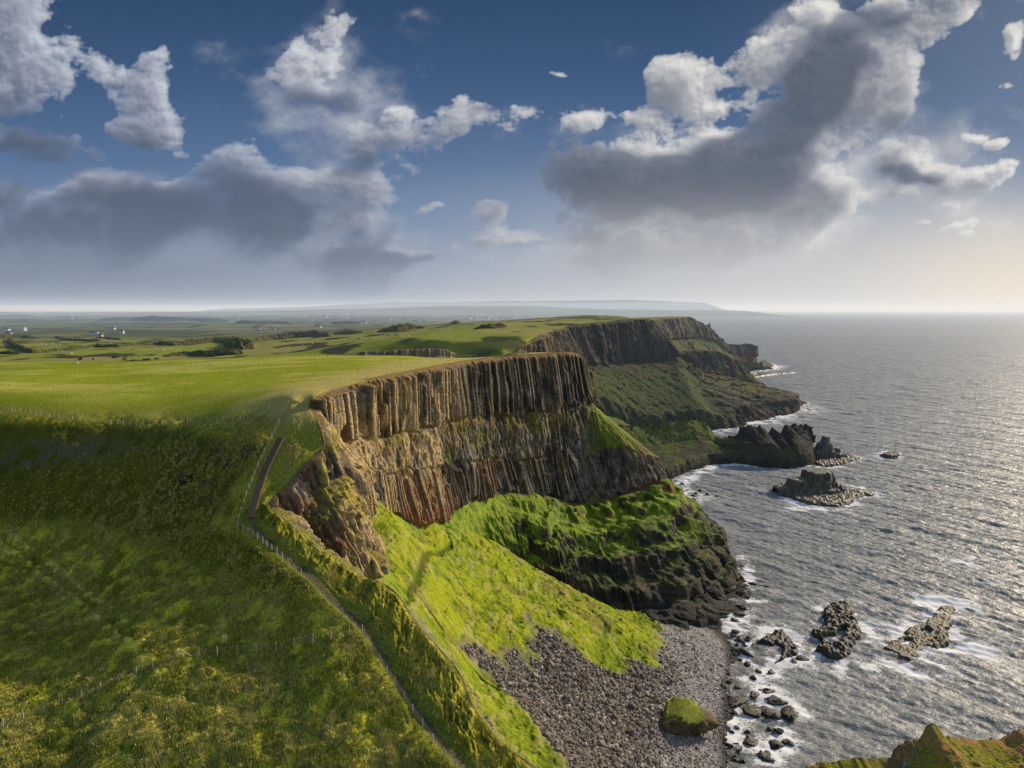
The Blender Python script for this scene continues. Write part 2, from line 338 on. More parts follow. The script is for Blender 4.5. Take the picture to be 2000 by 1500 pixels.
def poly_sd(x, y, poly):
    p = np.array(poly); d = seg_dist(x, y, np.r_[p, p[:1]])
    return np.where(in_poly(x, y, poly), d, -d)
GP = np.array([hit(a, b, slope_z, 120, 500) for a, b in GREENPX])[:, :2]
tr1 = np.array([hit(a, b, slope_z, 120, 500) for a, b in [(785, 1175), (805, 1150), (822, 1110), (840, 1085), (870, 1072), (895, 1050), (925, 1033)]])
def shaped_slope(x, y):
    z = slope_z(x, y)
    gm = ss(-2, 3, poly_sd(x, y, GP)+(fbm2(x/5, y/5, 3, 31)-.5)*7)
    n1 = fbm2(x/14, y/14, 3, 32); n2 = fbm2(x/3.2+y/9, y/3.2-x/6, 3, 33); n3 = fbm2(x/.9, y/.9, 3, 34)
    ter = fbm2(z/1.1+x/30, x/14+y/9, 3, 35)
    land = ss(-.5, 3, z)
    z = z+gm*((n1-.5)*3.4+(n2-.5)*1.3+(n3-.5)*.8+(ter-.5)*1.0)+(1-gm)*land*((n1-.5)*1.4+(n2-.5)*.8+(n3-.5)*.35)
    dt = seg_dist(x, y, tr1); z = z-.6*(1-ss(.4, 1.4, dt))*gm
    return z, gm, n1, n2, n3, dt
xs = np.linspace(-70, 112, 700); ys = np.linspace(84, 345, 950)
Y = np.repeat(ys[:, None], len(xs), 1); xl = np.where(ys < 165, lip_x(ys)+.5, np.minimum(lip_x(ys), 0)-6)[:, None]; X = xl+(112-xl)*((xs-xs[0])/(xs[-1]-xs[0]))[None, :]
Z, gm, n1, n2, n3, dt = shaped_slope(X, Y)
vg = np.array((.19, .24, .018))
col = np.broadcast_to(vg, X.shape+(3,)).copy()
col = mixc(col, np.array((.29, .32, .018)), ss(.45, .65, n2*.5+n1*.5)*.7)
col = mixc(col, np.array((.09, .13, .012)), ss(.52, .68, 1-n3*.5-n2*.5)*.8)
col = mixc(col, np.array((.33, .30, .10)), ss(.58, .70, fbm2(X/2, Y/4, 3, 37))*.6); col = mixc(col, np.array((.17, .14, .05)), ss(.60, .72, fbm2(X/9, Y/9, 4, 38))*.55)
col = mixc(col, np.array((.05, .07, .01)), (1-ss(.3, 1.1, dt))*.8)
stone = mixc(np.broadcast_to(np.array((.24, .20, .165)), X.shape+(3,)).copy(), np.array((.15, .13, .115)), ss(.4, .6, n3))
beach = mixc(np.broadcast_to(np.array((.25, .235, .225)), X.shape+(3,)).copy(), np.array((.36, .34, .33)), ss(.5, .7, n3))
stone = lerp(stone, beach, (1-ss(3.0, 7.5, Z+(n1-.5)*4))[..., None])
stone = mixc(stone, np.array((.05, .048, .045)), 1-ss(.2, 1.1, Z))
col = stone*(1-gm[..., None])+col*gm[..., None]
o = link_mesh('hillside', np.stack([X, Y, Z], -1), grid_faces(len(ys), len(xs)), surf_mat('slope_turf', fine=1.2, contrast=.3, bump=.8, bumpdist=.35, bscale=2, rough=1, spec=.05), None, col)
tag(o, 'vivid green grassy slope running down from the cliff foot to stony scree', 'slope', kind='structure')
# ------------------------------------------------------------------ CLIFF SHEETS
def catmull(P, us):
    n = len(P); i = np.clip(np.floor(us).astype(int), 0, n-2); t = (us-i)[:, None]
    def g(k): return P[np.clip(k, 0, n-1)]
    p0, p1, p2, p3 = g(i-1), g(i), g(i+1), g(i+2)
    m1 = (p2-p0)*.5; m2 = (p3-p1)*.5
    t2 = t*t; t3 = t2*t
    return (2*t3-3*t2+1)*p1+(t3-2*t2+t)*m1*.75+(-2*t3+3*t2)*p2+(t3-t2)*m2*.75
def sheet_base(st, step, nvs, ref=0, mx=3000):
    st = np.array([[np.asarray(p, float) for p in s] for s in st])      # (S, L, 3)
    S, Lv = st.shape[:2]
    seg = np.linalg.norm(np.diff(st[:, ref, :], axis=0), axis=1)+.4*np.linalg.norm(np.diff(st[:, min(Lv-1, ref+3), :], axis=0), axis=1)
    us = [0.0]
    for i, l in enumerate(seg):
        k = max(2, int(l/step)); us += list(i+(np.arange(k)+1)/k)
    us = np.array(us)
    R = np.stack([catmull(st[:, l, :], us) for l in range(Lv)], 1)       # (nu, L, 3)
    cols = []; lev = []
    for l in range(Lv-1):
        t = np.linspace(0, 1, nvs[l], endpoint=(l == Lv-2))
        cols.append(R[:, l][:, None]*(1-t)[None, :, None]+R[:, l+1][:, None]*t[None, :, None]); lev.append(l+t)
    P = np.concatenate(cols, 1); lev = np.concatenate(lev)
    # horizontal outward direction from a smoothed mid rail
    mid = P.mean(1)[:, :2]; tng = np.gradient(mid, axis=0)
    k = max(3, int(6/step)); ker = np.ones(k)/k
    pad = np.pad(tng, ((k, k), (0, 0)), 'edge'); tng = np.stack([np.convolve(pad[:, a], ker, 'same')[k:-k] for a in (0, 1)], 1)
    tng /= np.linalg.norm(tng, axis=1)[:, None]+1e-9
    nrm = np.stack([tng[:, 1], -tng[:, 0]], 1)
    s = np.r_[0, np.cumsum(np.linalg.norm(np.diff(mid, axis=0), axis=1))]
    tg_ = np.stack([-nrm[:, 1], nrm[:, 0]], 1); SG = s[:, None]+((P[..., :2]-mid[:, None, :])*tg_[:, None, :]).sum(-1)
    sheet_base.SG = SG
    def band(a, b):
        m_ = ((R[:, a]+R[:, b])/2)[:, :2]; t_ = np.gradient(m_, axis=0); k_ = max(3, int(4/step)); ke = np.ones(k_)/k_
        pd_ = np.pad(t_, ((k_, k_), (0, 0)), 'edge'); t_ = np.stack([np.convolve(pd_[:, q], ke, 'same')[k_:-k_] for q in (0, 1)], 1); t_ /= np.linalg.norm(t_, axis=1)[:, None]+1e-9
        s_ = np.r_[0, np.cumsum(np.linalg.norm(np.diff(m_, axis=0), axis=1))]
        return s_[:, None]+((P[..., :2]-m_[:, None, :])*t_[:, None, :]).sum(-1)
    sheet_base.band = band; return P, lev, nrm, s, us
def columns(s, z, w, seed, amp):
    sw = s+1.6*(vn2(s/4.3, z*0+seed, seed)-.5)+.12*(vn2(s/3, z/9, seed+3)-.5)
    i = np.floor(sw/w); t = sw/w-i; ii = i.astype(np.int64)
    o1 = r1(ii, seed); zb1 = r1(ii, seed+1); zb2 = r1(ii, seed+2)
    prof = (1-np.abs(2*t-1)**5)*w*.42+.16*w*np.sin(np.pi*t)
    o = (o1-.5)*amp
    zz = (z % 1000)
    o = o+amp*.55*(zz < (20+80*zb1))*(r1(ii, seed+4)-.3)+amp*.4*(zz < (20+80*zb2))*(r1(ii, seed+5)-.4)
    jz = z/(1.6+3.5*r1(ii, seed+7))+r1(ii, seed+8)*9; j = jz-np.floor(jz); o = o-.06*w*(1-ss(.0, .10, np.minimum(j, 1-j)))+.05*w*(_h(ii, np.floor(jz).astype(np.int64), np.zeros_like(ii), seed+9)-.5)
    return o+prof, o1, t
def normals_of(P):
    a = np.gradient(P, axis=0); b = np.gradient(P, axis=1); n = np.cross(b, a); n /= np.linalg.norm(n, axis=-1, keepdims=True)+1e-9
    return n
W3 = lambda x, y, z: np.array([x, y, z], float)
def low(p, dx, dy, z): return np.array([p[0]+dx, p[1]+dy, z])
S = []
# ridge beside the path: the face below is steep and mostly hidden
for p in L0[:11]:
    p = np.array(p); S.append([p, low(p, .35, .3, p[2]-4), low(p, 1.2, 1, p[2]-9), low(p, 6, 4, p[2]-16), low(p, 10, 6, p[2]-24), low(p, 13, 8, p[2]-28), low(p, 17, 10, p[2]-34), low(p, 20, 12, p[2]-40), low(p, 24, 14, p[2]-50)])
def tail(p3, seq): return seq
# p: lip, l1, l2, l3 given by pixels and distance, then hidden lower rails
def hid(l, l1, l2, l3): 
    a, b, c, d = [np.asarray(q, float) for q in (l, l1, l2, l3)]
    return [a, b, c, d, low(d, 4, -1, d[2]-5), low(d, 7, -2, d[2]-9), low(d, 11, -3, d[2]-14), low(d, 15, -4, d[2]-20), low(d, 20, -5, d[2]-28)]
LI = {i: np.array(p) for i, p in enumerate(L0)}
S.append(hid(LI[11], PD(712, 1150, 120), PD(722, 1170, 122), PD(735, 1180, 124)))
S.append(hid(LI[12], PD(652, 1105, 127), PD(670, 1130, 129), PD(700, 1165, 131)))
S.append(hid(LI[13], PD(595, 1060, 133), PD(630, 1100, 135), PD(690, 1160, 137)))
S.append(hid(LI[14], PD(560, 1015, 137), PD(610, 1060, 138), PD(690, 1150, 140)))
S.append(hid(LI[15], PD(570, 1000, 139), PD(620, 1050, 139), PD(700, 1145, 141)))
S.append(hid(LI[16], PD(585, 985, 141), PD(625, 1020, 140), PD(708, 1138, 142.5)))
S.append(hid(LI[17], PD(612, 950, 145), PD(640, 1000, 143), PD(713, 1132, 143.5)))
S.append(hid(LI[18], PD(655, 930, 149), PD(675, 990, 147), PD(716, 1130, 144.5)))
S.append(hid(LI[19], PD(662, 900, 155), PD(690, 980, 152), PD(716, 1125, 148)))
S.append(hid(LI[20], PD(648, 868, 160), PD(688, 950, 160), PD(702, 1040, 163)))
def mst(lp, a, b, c, lowz=None):
    return hid(lp, PD(*a), PD(*b), PD(*c))
S.append(mst(LI[21], (626, 864, 161), (665, 920, 163), (692, 1020, 168)))
S.append(mst(LI[22], (655, 862, 174), (683, 915, 172), (708, 1020, 177)))
S.append(mst(LI[23], (702, 858, 191), (712, 920, 189), (735, 1010, 190)))
S.append(mst(LI[24], (738, 850, 204), (745, 920, 202), (765, 1000, 203)))
S.append(mst(LI[25], (802, 838, 224), (806, 922, 221), (830, 1035, 218)))
T = lambda a: PD(*a)
S.append([LI[26], T((861, 828, 247)), T((864, 908, 243)), T((868, 1012, 238)), T((872, 1030, 233)), T((880, 1045, 226)), T((890, 1085, 216)), T((900, 1120, 205)), T((905, 1180, 200))])
S.append([LI[27], T((903, 822, 262)), T((904, 905, 257)), T((905, 985, 251)), T((905, 1015, 245)), T((905, 1045, 237)), T((905, 1080, 228)), T((915, 1130, 222)), T((920, 1190, 216))])
S.append([LI[28], T((961, 812, 290)), T((960, 900, 284)), T((960, 968, 277)), T((955, 1000, 266)), T((950, 1045, 255)), T((950, 1075, 250)), T((955, 1130, 245)), T((970, 1200, 235))])
S.append([LI[29], T((1003, 807, 303)), T((1004, 895, 297)), T((1005, 962, 290)), T((1002, 1000, 278)), T((1000, 1050, 268)), T((1000, 1095, 260)), T((1010, 1140, 255)), T((1020, 1200, 245))])
S.append([LI[30], T((1060, 802, 317)), T((1060, 890, 311)), T((1060, 965, 302)), T((1060, 1010, 282)), T((1065, 1060, 269)), T((1070, 1110, 258)), T((1085, 1160, 250)), T((1090, 1220, 240))])
S.append([LI[31], T((1106, 800, 327)), T((1106, 890, 318)), T((1110, 985, 305)), T((1115, 1030, 286)), T((1125, 1080, 270)), T((1130, 1125, 259)), T((1150, 1180, 248)), T((1160, 1235, 238))])
S.append([PD(1120, 688.5, 340), T((1134, 795, 336)), T((1150, 888, 328)), T((1160, 980, 311)), T((1170, 1030, 289)), T((1185, 1085, 271)), T((1200, 1135, 258)), T((1220, 1195, 247)), PZ(1240, 1258, -1)])
S.append([PD(1128, 691, 343), T((1146, 790, 339)), T((1194, 876, 330)), T((1212, 965, 315)), T((1235, 1010, 294)), T((1255, 1075, 275)), T((1265, 1125, 263)), T((1280, 1190, 250)), PZ(1300, 1265, -1)])
S.append([PD(1133, 695, 346), T((1151, 788, 342)), T((1240, 883, 331)), T((1260, 950, 320)), T((1290, 985, 303)), T((1310, 1050, 285)), T((1325, 1110, 269)), T((1340, 1180, 254)), PZ(1365, 1250, -1)])
S.append([PD(1135, 699, 349), T((1152, 785, 345)), T((1270, 886, 333)), T((1286, 932, 328)), T((1325, 985, 310)), T((1352, 1040, 297)), T((1370, 1100, 282)), T((1390, 1160, 270)), PZ(1420, 1232, -1)])
S.append([PD(1136, 704, 352), T((1153, 788, 347)), T((1276, 890, 340)), T((1292, 938, 331)), T((1345, 988, 318)), T((1378, 1030, 307)), T((1405, 1090, 294)), T((1425, 1140, 285)), PZ(1452, 1195, -1)])
S.append([PD(1135, 708, 356), T((1150, 795, 352)), T((1276, 896, 347)), T((1291, 948, 340)), T((1350, 995, 330)), T((1385, 1030, 320)), T((1412, 1090, 312)), T((1440, 1135, 305)), PZ(1472, 1152, -1)])
S.append([PD(1130, 712, 360), T((1145, 805, 358)), T((1240, 890, 356)), T((1280, 950, 350)), T((1335, 1000, 342)), T((1370, 1040, 333)), T((1400, 1095, 325)), T((1430, 1130, 318)), PZ(1455, 1125, -1)])
def back(x, y, zt, dx, dy): return [W3(x+dx*k, y+dy*k, zt*(1-f)-1.5*f) for k, f in ((0, 0), (3, .3), (6, .5), (10, .65), (14, .72), (18, .8), (22, .87), (26, .93), (31, 1))]
S.append(back(24, 366, 94, 1.5, .6)); S.append(back(0, 378, 91, 1.2, 1.2)); S.append(back(-24, 396, 89, .9, 1.0)); S.append(back(-38, 418, 85, 1.0, .2))
P, lev, nrm, s, us = sheet_base(S, .38, [105, 62, 80, 34, 46, 46, 46, 60], ref=0)
nu, nv = P.shape[:2]
sg = sheet_base.SG.copy(); lv = np.broadcast_to(lev[None], (nu, nv)).copy(); uu = np.broadcast_to(us[:, None], (nu, nv))
x, y, z = P[..., 0], P[..., 1], P[..., 2]
big = fbm3(x/22, y/22, z/30, 3, 101); med = fbm3(x/7, y/7, z/12, 4, 102); fin = fbm3(x/1.6, y/1.6, z/3.0, 4, 103)
lvp = lv+(fbm2(sg/7, z/20, 3, 104)-.5)*.35
up = (1-ss(.93, 1.03, lvp))*ss(.0, .08, lv); mid = ss(.95, 1.05, lvp)*(1-ss(1.93, 2.03, lvp)); lo = ss(1.95, 2.05, lvp)*(1-ss(2.92, 3.0, lvp)); ter = ss(2.95, 3.15, lv)
mainf = ss(19.5, 21, uu)*(1-ss(41, 42, uu)); butt = (1-mainf)
sU = sheet_base.band(0, 1); sL = sheet_base.band(2, 3); cu, ru, tu_ = columns(sU, z, 1.55, 201, 2.4); cl, rl, tl_ = columns(sL, z, 1.15, 301, 1.15)
grp, rg, _ = columns(sU, z, 6.5, 401, 4.0)
off = up*(cu+grp*.50+ss(.60, .68, fbm2(sU/5, z/13, 3, 141))*-1.6+(med-.5)*.6+(fin-.5)*.5)*lerp(.7, 1, mainf)
off = off+mid*((med-.5)*5.5+(fin-.5)*2.2+cl*.7+1.1)+lo*(cl*1.15+(grp*.3)+ss(.60, .68, fbm2(sL/4, z/10, 3, 142))*-1.2+(med-.5)*.9+(fin-.5)*.5)
off = off*(1-.9*ss(33, 35, uu)*mid)+(big-.5)*lerp(5.0, 2.5, up)*ss(.1, .6, lv)*(1-.6*ter)+ter*3.5*ss(28, 30, uu)
off = off+butt*(1-ter)*((fin-.5)*2.2+(med-.5)*3+cu*.5)*ss(.1, .5, lv)
# grassy shoulder of the right corner stays smoother
off = off+ter*((med-.5)*5+(fin-.5)*1.2)*ss(27, 28.5, uu)
vert = fbm2(sg/2.2, z/14, 4, 105)
off = off+ter*ss(27, 28.5, uu)*((1-abs(2*vert-1))-.6)*4.5*ss(3.6, 5.5, lv)
lipk = ss(0, .04, lv)*lerp(.2, 1, ss(10, 12, uu))
x = x+nrm[:, 0][:, None]*off*lipk; y = y+nrm[:, 1][:, None]*off*lipk
# terraces in the lower cliff: treads of turf, risers of black rock
stp = 6.5; zz = z+(fbm2(sg/16, lv*0, 4, 106)-.5)*11+(fbm3(x/7, y/7, z/7, 3, 107)-.5)*6.0
q = zz/stp; fq = q-np.floor(q); zt = (np.floor(q)+ss(.30, .80, fq))*stp-(zz-z)
tk = ter*ss(28.5, 30, uu)*(1-ss(41.5, 42.5, uu))
z = z+(zt-z)*tk*.9*ss(.25, .5, fbm2(sg/12, z/9, 3, 119)+.12)
z = z+(fin-.5)*.8*ter+(fbm2(x/1.5, y/1.5, 3, 108)-.5)*.6*(ss(.0, .5, lv))
P2 = np.stack([x, y, z], -1)
nn = normals_of(P2); nz = np.abs(nn[..., 2])
# --- colour
c = np.broadcast_to(np.array((.16, .13, .10)), x.shape+(3,)).copy()
pv = up*ru+lo*rl+mid*.5*med*2
c = c*(0.45+1.1*np.clip(pv, 0, 1)[..., None])*lerp(1, .58, ss(25, 29, uu))[..., None]  # last factor paints the shade of the right-hand face into the rock
c = mixc(c, np.array((.20, .14, .075)), ss(.42, .62, med)*.5*(1-ter))
c = mixc(c, np.array((.20, .185, .15)), ss(.55, .7, fin)*.5*(1-ter))
westlit = (1-ss(25, 27.5, uu))  # mask for warm sunlight painted onto the left end
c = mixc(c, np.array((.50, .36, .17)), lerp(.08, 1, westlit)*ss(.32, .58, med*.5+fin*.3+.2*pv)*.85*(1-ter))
c = mixc(c, np.array((.20, .085, .04)), lo*ss(23.5, 24.5, uu)*(1-ss(28, 29, uu))*ss(.42, .6, fbm2(sg/4, z/9, 3, 110))*.55)
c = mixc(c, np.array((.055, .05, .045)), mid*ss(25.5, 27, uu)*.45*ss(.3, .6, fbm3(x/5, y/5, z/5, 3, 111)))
c = mixc(c, np.array((.30, .28, .24)), ss(.56, .66, fbm3(x/2.5, y/2.5, z/4, 4, 143))*.5*(1-ter)); c = mixc(c, np.array((.045, .04, .035)), ss(.55, .66, fbm2(sg/6, z/16, 4, 144))*.65*(1-ter))
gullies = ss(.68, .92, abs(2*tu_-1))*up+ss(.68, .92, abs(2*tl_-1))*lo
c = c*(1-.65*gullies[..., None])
# buttress soil
soil = butt*ss(13.5, 14.5, uu)*(1-ss(16.6, 17.4, uu))
c = mixc(c, np.array((.20, .10, .05)), soil*ss(.35, .6, fbm3(x/4, y/4, z/4, 3, 112))*.75*(1-ss(2.2, 2.8, lv)))
c = mixc(c, np.array((.34, .28, .04)), (butt*ss(13, 14, uu))*ss(.57, .70, fbm3(x/5, y/5, z/8, 3, 113)+.25*(nz-.4))*.85)
c = mixc(c, np.array((.27, .28, .04)), (1-ss(8, 14, uu))*ss(.3, .5, med))
# red laterite bands
red = ss(30.2, 31.3, uu)*(1-ss(35.5, 36.2, uu))*ss(2.88, 2.98, lv+(med-.5)*.3)*(1-ss(3.5, 3.8, lv+(med-.5)*1.0))
c = mixc(c, np.array((.20, .05, .025)), red*.75*ss(.35, .6, med*.5+fin*.5))
rede = ss(35.2, 36, uu)*ss(2.8, 2.95, lv)*(1-ss(3.3, 3.6, lv)); c = mixc(c, np.array((.36, .085, .03)), rede*.8*ss(.3, .5, fin))
redw = ss(24, 24.6, uu)*(1-ss(26.4, 26.8, uu))*ss(2.6, 2.8, lv)*(1-ss(3.3, 3.8, lv)); c = mixc(c, np.array((.24, .10, .05)), redw*.7)
# black rock of the lower cliff
blk = ter*ss(28, 29.5, uu)*(1-red)*(1-rede)
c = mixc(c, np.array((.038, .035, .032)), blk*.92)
c = mixc(c, np.array((.15, .12, .07)), blk*ss(36, 38, uu)*ss(.45, .62, vert)*.6*ss(4, 5, lv))
c = mixc(c, np.array((.14, .09, .06)), blk*ss(.5, .66, fbm2(z/1.6, sg/14, 3, 114))*.4)
# turf where it can hold
cov = fbm3(x/5, y/5, z/5, 4, 115)
grs = ss(.46, .62, nz+(cov-.5)*.9-.02)*ter*(1-ss(.0, 1, (lv-6.3)+(cov-.5)*2.5)*.95)
grs = np.maximum(grs*(1-.72*ss(4.3, 5.3, lv+(cov-.5)*3.2)*ss(29.5, 31, uu)), ter*ss(.42, .55, cov+.12*(4.0-lv))*.9*(lv < 5.2)*(1-red)*(1-rede))
grs = np.maximum(grs, ter*(1-ss(28, 29.5, uu)))*(1-.75*ss(.5, .6, fbm3(x/14, y/14, z/9, 3, 131))*ss(30, 31, uu)*ss(3.9, 4.6, lv))
gc = mixc(np.broadcast_to(np.array((.20, .27, .014)), x.shape+(3,)).copy(), np.array((.09, .15, .01)), ss(.4, .65, fin))
c = c*(1-grs[..., None])+gc*grs[..., None]
ledge = ss(.9, 1.0, lvp)*(1-ss(1.25, 1.7, lvp+(cov-.5)*1.2))*(1-ter)
c = mixc(c, np.array((.22, .17, .04)), ledge*ss(.46, .58, cov)*.85)
c = mixc(c, np.array((.17, .16, .03)), (1-ter)*(1-lo)*ss(.58, .68, fbm3(x/8, y/8, z/8, 3, 116)+.3*(nz-.3))*.85*ss(.9, 1.3, lv))
# soil & turf cap on the rim, grassy right shoulder
c = mixc(c, mixc(np.broadcast_to(np.array((.20, .13, .05)), x.shape+(3,)), np.array((.28, .28, .04)), 1-ss(12, 15, uu)), (1-ss(.03, .12, lv+(fin-.5)*.1))*.9)
rs_ = ss(31.3, 33.5, uu)*(1-ss(1.98, 2.12, lvp))*ss(.9, 1.2, lvp); c = mixc(c, mixc(np.broadcast_to(np.array((.19, .22, .025)), x.shape+(3,)), np.array((.20, .14, .05)), ss(.45, .6, med)), rs_*ss(.2, .45, cov))
c = mixc(c, np.array((.23, .19, .06)), ss(34, 36, uu)*(1-ss(.5, 1.2, lvp))*ss(.35, .6, cov)*.8)
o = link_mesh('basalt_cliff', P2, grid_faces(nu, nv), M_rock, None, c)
tag(o, 'tall sunlit headland cliff of vertical basalt columns above black terraced rock', 'cliff', kind='structure')
print('main cliff', nu, nv, time.time()-T0)
# ------------------------------------------------------------------ FARTHER CLIFFS
def far_sheet(name, label, st, step, nvs, seed, colw, amp=6, green=None, colfn=None, kind='structure', mat=None, gk=.35, jag=0):
    P, lev, nrm, s, us = sheet_base(st, step, nvs, ref=0)
    nu, nv = P.shape[:2]
    sg = sheet_base.SG.copy(); lv = np.broadcast_to(lev[None], (nu, nv)); uu = np.broadcast_to(us[:, None], (nu, nv))
    x, y, z = P[..., 0], P[..., 1], P[..., 2]
    k = amp/6
    big = fbm3(x/(40*k), y/(40*k), z/(60*k), 3, seed); med = fbm3(x/(12*k), y/(12*k), z/(16*k), 4, seed+1); fin = fbm3(x/(3*k), y/(3*k), z/(5*k), 4, seed+2)
    sU = sheet_base.band(*((1, 2) if name == 'headland' else (0, 1))); cl, r_, t_ = columns(sU, z, colw, seed+3, colw*.9); grp, rg, _ = columns(sU, z, colw*5, seed+4, colw*2.5)
    up = 1-ss(.95, 1.05, lv+(med-.5)*.3)
    gul = fbm2(sg/(9*k), z/(60*k), 4, seed+6)
    off = up*(cl+grp*.4)+(big-.5)*amp*2.2+(med-.5)*amp*1.0+(fin-.5)*amp*.4+(1-up)*((1-abs(2*gul-1))-.6)*amp*gk
    off = off+(1-up)*ss(10, 12, uu)*((med-.5)*amp*1.6+(fin-.5)*amp*.6)*(name == 'cliff')
    off = off*ss(0, .05, lv)
    x = x+nrm[:, 0][:, None]*off; y = y+nrm[:, 1][:, None]*off; z = z+(fin-.5)*amp*.25*ss(0, .2, lv)
    if jag: z = z+((r_-.2)*jag+(fin-.5)*jag*.8)*ss(8.8, 9.6, uu)*ss(.2, .8, lv)*(1-ss(1.2, 1.9, lv))
    P2 = np.stack([x, y, z], -1); nz = np.abs(normals_of(P2)[..., 2])
    c = np.broadcast_to(np.array((.085, .075, .065)), x.shape+(3,)).copy()*(.6+.8*r_[..., None]*up[..., None]+.5*(1-up[..., None]))
    c = mixc(c, np.array((.13, .10, .06)), ss(.45, .62, med)*.5)
    cov = fbm3(x/(10*k), y/(10*k), z/(14*k), 4, seed+5)
    g = ss(.45, .62, nz+(cov-.5)*.8)*(1-.85*up)
    g = np.maximum(g, (1-up)*ss(.42, .56, cov+.08)*.8)*ss(2, 7, z+(cov-.5)*10)
    gc = mixc(np.broadcast_to(np.array((.07, .10, .015)), x.shape+(3,)).copy(), np.array((.11, .09, .03)), ss(.42, .6, med))
    c = c*(1-g[..., None])+gc*g[..., None]
    c = mixc(c, np.array((.035, .033, .03)), 1-ss(1, 6, z+(cov-.5)*6))
    c = mixc(c, np.array((.17, .15, .05)), (1-ss(.02, .09, lv))*.8)
    if colfn: c = colfn(c, x, y, z, lv, uu, cov, med, fin, nz)
    o = link_mesh(name, P2, grid_faces(nu, nv), mat or M_farrock, None, c)
    return tag(o, label, 'cliff', kind=kind)
# side bay wall and the great amphitheatre
S = []
def st4(l, a, b, sh, extra=-3): return [l, PD(*a), PD(*b), np.asarray(sh, float), np.asarray(sh, float)+np.array((8, -8, extra-1.))]
S.append(st4(W3(-42, 415, 86), (900, 760, 415), (930, 800, 410), W3(-20, 400, 30)))
S.append(st4(W3(-30, 440, 84), (920, 740, 440), (960, 800, 430), W3(-10, 420, 10)))
S.append(st4(PD(1000, 690, 462), (1000, 740, 460), (1030, 800, 445), W3(40, 430, 5)))
S.append(st4(PD(1020, 676, 480), (1020, 720, 478), (1050, 780, 465), W3(60, 450, 3)))
S.append(st4(PD(1050, 656, 560), (1060, 692, 556), (1095, 770, 530), W3(80, 480, 2)))
S.append(st4(PD(1085, 645, 640), (1098, 696, 635), (1125, 770, 600), PZ(1195, 838, 2)))
S.append(st4(PD(1098, 642, 700), (1120, 702, 692), (1150, 765, 650), PZ(1220, 838, 1)))
S.append(st4(PD(1108, 636, 760), (1150, 712, 750), (1180, 775, 700), PZ(1245, 838, 1)))
S.append(st4(PD(1180, 628, 810), (1200, 710, 805), (1230, 775, 735), PZ(1290, 838, 1)))
S.append(st4(PD(1262, 623, 855), (1292, 702, 842), (1312, 770, 760), PZ(1340, 838, 0)))
S.append(st4(PD(1270, 625, 868), (1318, 694, 850), (1345, 770, 770), PZ(1375, 838, 0)))
S.append(st4(PD(1290, 650, 875), (1335, 706, 850), (1375, 775, 770), PZ(1405, 836, 0)))
S.append(st4(PD(1312, 688, 875), (1355, 720, 850), (1400, 780, 765), PZ(1435, 833, 0)))
S.append(st4(PD(1345, 684, 878), (1385, 730, 850), (1430, 785, 775), PZ(1465, 825, 0)))
S.append(st4(PD(1395, 684, 885), (1425, 735, 862), (1460, 790, 800), PZ(1500, 815, 0)))
S.append(st4(PD(1425, 697, 892), (1455, 745, 872), (1500, 785, 832), PZ(1540, 808, 0)))
S.append(st4(PD(1440, 714, 900), (1480, 752, 885), (1525, 772, 855), PZ(1558, 799, 0)))
S.append(st4(PD(1436, 712, 915), (1478, 748, 915), (1515, 765, 905), PZ(1550, 785, 0)))
S.append(st4(PD(1420, 700, 940), (1440, 730, 960), (1460, 745, 980), W3(360, 1010, 0)))
S.append(st4(PD(1395, 690, 960), (1400, 720, 985), (1410, 740, 1010), W3(300, 1040, 0)))
for i_ in range(7, 17):
    q_ = S[i_][3]; e_ = PD(1000+(q_[0]/q_[1])*F*CP-6, 750, 1.0); D_ = q_[1]+8; S[i_][2] = np.array([q_[0]*D_/q_[1]-4, D_+4, 15.+3*math.sin(i_*2.1)])
def amph(c, x, y, z, lv, uu, cov, med, fin, nz):
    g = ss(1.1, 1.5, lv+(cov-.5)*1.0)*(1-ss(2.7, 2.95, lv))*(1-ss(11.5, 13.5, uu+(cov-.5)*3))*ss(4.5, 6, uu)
    c = c*.6; c = mixc(c, np.array((.055, .075, .018)), g*.9); dk = ss(10.5, 12.5, uu+(cov-.5)*2)*ss(1.35, 1.9, lv+(cov-.5)*1.4); c = mixc(c, np.array((.03, .027, .025)), dk*.9)  # shade over the basin put into its darker green
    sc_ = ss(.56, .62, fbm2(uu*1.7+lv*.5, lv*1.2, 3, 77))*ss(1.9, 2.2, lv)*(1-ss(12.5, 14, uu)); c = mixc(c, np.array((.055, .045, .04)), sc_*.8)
    lit = (1-ss(5.2, 6.2, uu))*(1-ss(.9, 1.1, lv)); c = mixc(c, np.array((.26, .19, .09)), lit*.6*ss(.4, .6, med))  # sunlight on the bay wall painted as a warmer rock colour
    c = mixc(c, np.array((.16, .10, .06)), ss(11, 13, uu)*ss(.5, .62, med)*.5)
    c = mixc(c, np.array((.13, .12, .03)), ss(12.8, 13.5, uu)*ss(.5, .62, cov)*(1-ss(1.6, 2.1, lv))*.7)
    return c
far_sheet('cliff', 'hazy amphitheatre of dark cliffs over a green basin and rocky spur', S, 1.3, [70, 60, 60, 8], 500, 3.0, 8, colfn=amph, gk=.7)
S = []
